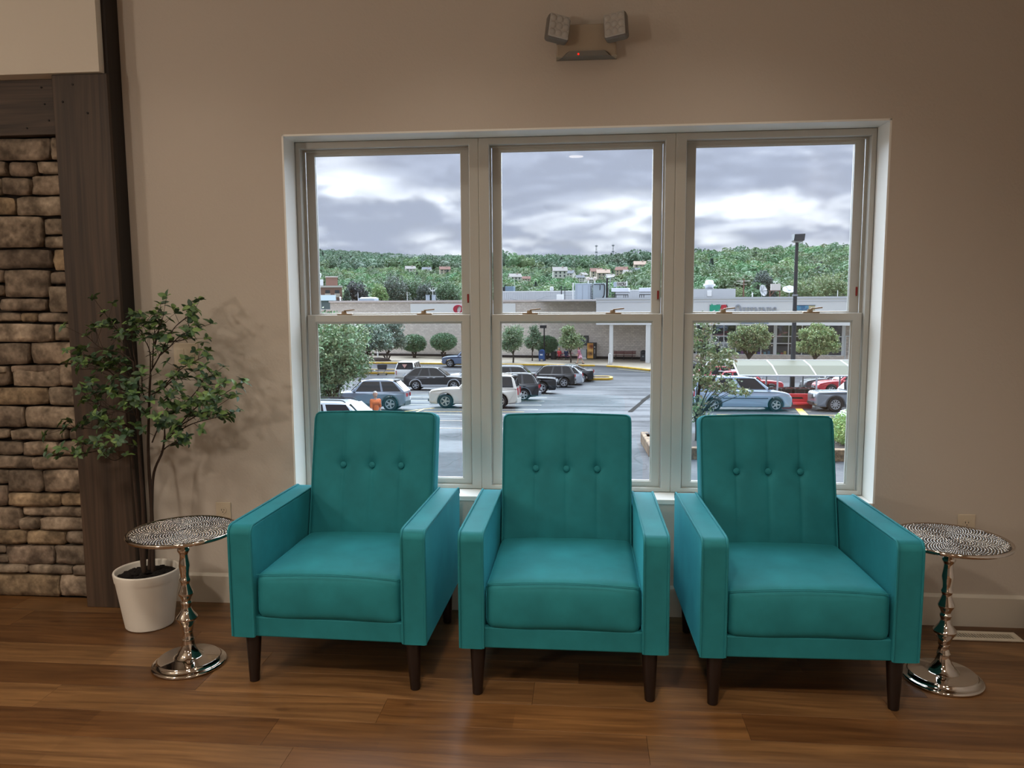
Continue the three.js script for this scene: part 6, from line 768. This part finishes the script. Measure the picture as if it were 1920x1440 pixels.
  t = thing('mulch_pile', 'low dark mulch mound at the foot of the multi-stemmed tree', 'mulch', [-23.6, -5.56, -82.9]); part('mound', muv(new THREE.SphereGeometry(1, 24, 8, 0, PI * 2, 0, PI / 2).scale(1.7, 0.42, 0.7)), mulchM, t);
  t = thing('picnic_table', 'pink-edged picnic table on the sidewalk where two people sit', 'table', storeAt(-2.0, 0.15, 2.0), ST); part('top', muv(rbox(1.3, 0.05, 0.7, 0.01, 0.2, 0.72, 0)), std(0xb2566e, 0.5), t); for (const x of [-0.3, 0.7]) part('leg', bar([x, 0, 0], [x, 0.7, 0], 0.03), darkMetalM, t); part('seat', muv(rbox(1.7, 0.05, 0.26, 0.01, 0, 0.45, 0.62)), std(0xa86070, 0.6), t); for (const x of [-0.7, 0.7]) part('leg', bar([x, 0, 0.62], [x, 0.44, 0.62], 0.025), darkMetalM, t);
  t = thing('trash_can', 'dark bin topped with white bags left of the seated people', 'trash can', storeAt(-3.35, 0.15, 1.9), ST); part('body', lathe([[0, 0], [0.32, 0], [0.36, 0.9], [0.34, 0.92], [0, 0.92]], 20), std(0x2c3033, 0.6), t); part('bag', muv(new THREE.IcosahedronGeometry(0.26, 2).scale(1.1, 0.6, 0.8).translate(0.1, 1.02, 0)), std(0xd4d9d6, 0.5), t);
  t = thing('umbrella', 'small striped green and white folded umbrella behind the person in red', 'umbrella', storeAt(-2.75, 0.15, 1.2), ST); part('canopy', lathe([[0.02, 1.82], [0.25, 1.68], [0.42, 1.5], [0.4, 1.49], [0.02, 1.75]], 10), std(0x9fc2ae, 0.6), t); part('pole', cyl(0.02, 0.02, 1.8, 6, 0, 0.9, 0), darkMetalM, t);
}
// people: one continuous body each
function blobBody(bones, lo, hi, cell = 0.014) {
  const N = Math.ceil(Math.max(hi[0] - lo[0], hi[1] - lo[1], hi[2] - lo[2]) / cell), S = N * cell, mc = new MarchingCubes(N, new THREE.MeshBasicMaterial(), false, false, 120000), c = [0, 1, 2].map((i) => (lo[i] + hi[i]) / 2), f = mc.field, k = 0.035; mc.isolation = 0;
  const bs = bones.map(([a, b, r0, r1]) => { const d = [b[0] - a[0], b[1] - a[1], b[2] - a[2]]; return [a, d, d[0] ** 2 + d[1] ** 2 + d[2] ** 2 || 1e-9, r0, r1]; });
  for (let z = 0; z < N; z++) for (let y = 0; y < N; y++) for (let x = 0; x < N; x++) {
    const X = c[0] + (x / N - 0.5) * S, Y = c[1] + (y / N - 0.5) * S, Z = c[2] + (z / N - 0.5) * S; let acc = 9;
    if (X < lo[0] || X > hi[0] || Z < lo[2] || Z > hi[2]) { f[x + y * N + z * N * N] = -1; continue; }
    for (const [a, d, l2, r0, r1] of bs) { const px = X - a[0], py = Y - a[1], pz = Z - a[2], t = clamp((px * d[0] + py * d[1] + pz * d[2]) / l2), v = Math.hypot(px - t * d[0], py - t * d[1], pz - t * d[2]) - (r0 + (r1 - r0) * t), h = clamp(0.5 + 0.5 * (acc - v) / k); acc = acc + (v - acc) * h - k * h * (1 - h); }
    f[x + y * N + z * N * N] = -acc;
  }
  mc.update(); const n = mc.count, p = new Float32Array(mc.positionArray.slice(0, n * 3)), nn = new Float32Array(mc.normalArray.slice(0, n * 3)), g = new THREE.BufferGeometry();
  for (let i = 0; i < n; i++) for (let q = 0; q < 3; q++) p[i * 3 + q] = c[q] + p[i * 3 + q] * S / 2;
  g.setAttribute('position', new THREE.BufferAttribute(p, 3)); g.setAttribute('normal', new THREE.BufferAttribute(nn, 3)); return g;
}
function person(label, x, y, z, turn, { skin = '#c79a80', hair = '#d8d4cc', shirt, pants, skirt, step = 0, sit = 0, arm = 0.2, lean = 0 }) {
  const t = thing('person', label, 'person', [x, y, z], turn), hip = sit ? 0.5 : 0.92, b = [], q = (p) => p, sh = hip + 0.5, hd = sh + 0.2, f = lean;
  // facing +z
  b.push([[0, hip, 0], [0, hip + 0.2, f * 0.4], 0.14, 0.125], [[-0.08, sh - 0.12, f * 0.8], [0.08, sh - 0.12, f * 0.8], 0.125, 0.125], [[-0.155, sh - 0.035, f], [0.155, sh - 0.035, f], 0.06, 0.06], [[0, sh + 0.02, f], [0.11, sh - 0.03, f], 0.05, 0.045], [[0, sh + 0.02, f], [-0.11, sh - 0.03, f], 0.05, 0.045], [[0, sh, f], [0, hd - 0.08, f + 0.01], 0.055, 0.052], [[0, hd, f + 0.015], [0, hd + 0.07, f + 0.01], 0.082, 0.092], [[0, hd - 0.02, f + 0.09], [0, hd + 0.01, f + 0.098], 0.018, 0.012], [[-0.09, hd + 0.02, f], [-0.095, hd + 0.04, f], 0.016, 0.016], [[0.09, hd + 0.02, f], [0.095, hd + 0.04, f], 0.016, 0.016]);
  const arms = [], legs = [];
  for (const s of [-1, 1]) {
    const sw = s * step * 0.4, el = [s * 0.205, sh - 0.3, f + arm * 0.3 - sw * 0.3], ha = [s * 0.2, sh - (0.52 - arm * 0.35), f + 0.08 + arm * 0.5 - sw * 0.5]; arms.push([[s * 0.165, sh - 0.035, f], el, 0.058, 0.045], [el, ha, 0.042, 0.03]); b.push(...arms.slice(-2));
    const dir = [(ha[0] - el[0]), (ha[1] - el[1]), (ha[2] - el[2])], L = Math.hypot(...dir), u = dir.map((v) => v / L), at = (k, w, d = 0) => [ha[0] + u[0] * k + d, ha[1] + u[1] * k, ha[2] + u[2] * k + w];
    b.push([ha, at(0.07, 0), 0.032, 0.03]); for (const [w, l] of [[-0.026, 0.135], [-0.009, 0.155], [0.009, 0.15], [0.026, 0.125]]) b.push([at(0.07, w), at(l, w * 1.2, -s * 0.012), 0.0095, 0.008]); b.push([at(0.03, 0.028), at(0.085, 0.055, -s * 0.01), 0.011, 0.009]);
    const kn = sit ? [s * 0.11, hip + 0.02, 0.42] : [s * 0.09, 0.5, 0.04 + sw * 0.5], an = sit ? [s * 0.11, 0.08, 0.4] : [s * 0.09, 0.09, sw - (sw < 0 ? 0.1 : 0)]; legs.push([[s * 0.085, hip - 0.02, 0], kn, 0.085, 0.058], [kn, an, 0.056, 0.038]); b.push(...legs.slice(-2), [an, [an[0] + s * 0.02, 0.04, an[2] + 0.16], 0.04, 0.03]);
  }
  const lo = [-0.4, 0, -0.5], hi = [0.4, hd + 0.2, 0.7], sk = std(skin, 0.6);
  part('body', blobBody(b, lo, hi, 0.013), sk, t);
  const grow = (l, k) => l.map(([a, c, r0, r1]) => [a, c, r0 + k, r1 + k]);
  part('shirt', blobBody([...grow([b[0], b[1], b[2]], 0.016), ...grow(arms.filter((_, i) => i % 2 === 0), 0.016)], lo, hi, 0.018), shirt, t);
  if (skirt) part('skirt', lathe([[0.15, hip + 0.12], [0.2, hip], [0.27, hip - 0.3], [0.28, hip - 0.34], [0.15, hip + 0.05]], 24), skirt, t); else part('trousers', blobBody(grow([...legs, [[-0.06, hip, 0], [0.06, hip, 0], 0.13, 0.13]], 0.014), [-0.4, 0.1, -0.5], hi, 0.018), pants, t);
  part('hair', blobBody([[[0, hd + 0.06, f - 0.02], [0, hd + 0.09, f], 0.095, 0.092], [[0, hd + 0.0, f - 0.05], [0, hd + 0.06, f - 0.04], 0.075, 0.085]], [-0.2, hd - 0.2, f - 0.25], [0.2, hd + 0.25, f + 0.2], 0.012), std(hair, 0.8), t);
  for (const s of [-1, 1]) { const e = part('eye', ball(0.013, 10, s * 0.034, hd + 0.035, f + 0.088), std(0xe8e4de, 0.3), t); part('pupil', ball(0.007, 8, s * 0.034, hd + 0.035, f + 0.098), std(0x20180f, 0.3), e); part('brow', rbox(0.04, 0.007, 0.008, 0.003, s * 0.035, hd + 0.06, f + 0.09), std(hair, 0.8), t); part('shoe', muv(rbox(0.1, 0.075, 0.27, 0.03, legs[s < 0 ? 1 : 3][1][0] + s * 0.01, 0.038, legs[s < 0 ? 1 : 3][1][2] + 0.06)), std(0x2a2624, 0.7), t); }
  part('mouth', rbox(0.042, 0.009, 0.01, 0.003, 0, hd - 0.045, f + 0.086), std(0x9a5a50, 0.6), t);
  return t;
}
const printM = std(0xffffff, 0.7, 0, { map: tex(64, 64, (u, v) => { const n = hash(Math.floor(u * 16), Math.floor(v * 16), 3); return n > 0.6 ? [0.83, 0.68, 0.72] : [0.55, 0.27, 0.36]; }) });
person('white-haired person in an orange shirt walking between the parked cars', -7.85, gy(-25.0), -25.0, 0.5, { skin: '#b98f78', hair: '#b9b4ac', shirt: std(0xc9601c, 0.8), pants: std(0x4a4f58, 0.8), step: 0.5, arm: 0.1 }).scale.setScalar(0.88);
person('person in a pink patterned coat walking past the ice chest with head bowed', -0.58, -5.55, -79.6, -1.9, { hair: '#3a2a20', shirt: printM, skirt: printM, step: 0.7, arm: 0.15, lean: 0.14 });
{ const [ax, , az] = storeAt(-2.55, 0, 2.62), [bx, , bz] = storeAt(-1.75, 0, 2.62); person('seated fair-haired person in a red shirt at the picnic table, seen from behind', ax, -5.55, az, PI + ST, { hair: '#c9a070', shirt: std(0xc0323c, 0.7), pants: std(0x4a2030, 0.8), sit: 1, arm: 0.5 }); person('seated dark-haired person in navy at the picnic table, seen from behind', bx, -5.55, bz, PI + ST, { hair: '#2a211c', shirt: std(0x1d2a4a, 0.7), pants: std(0x2a2a48, 0.8), sit: 1, arm: 0.5 }); }
// ================================================================ shadows on for everything, then draw
scene.traverse((o) => { if (o.isMesh) { o.castShadow = true; o.receiveShadow = true; } });
renderer.render(scene, camera);
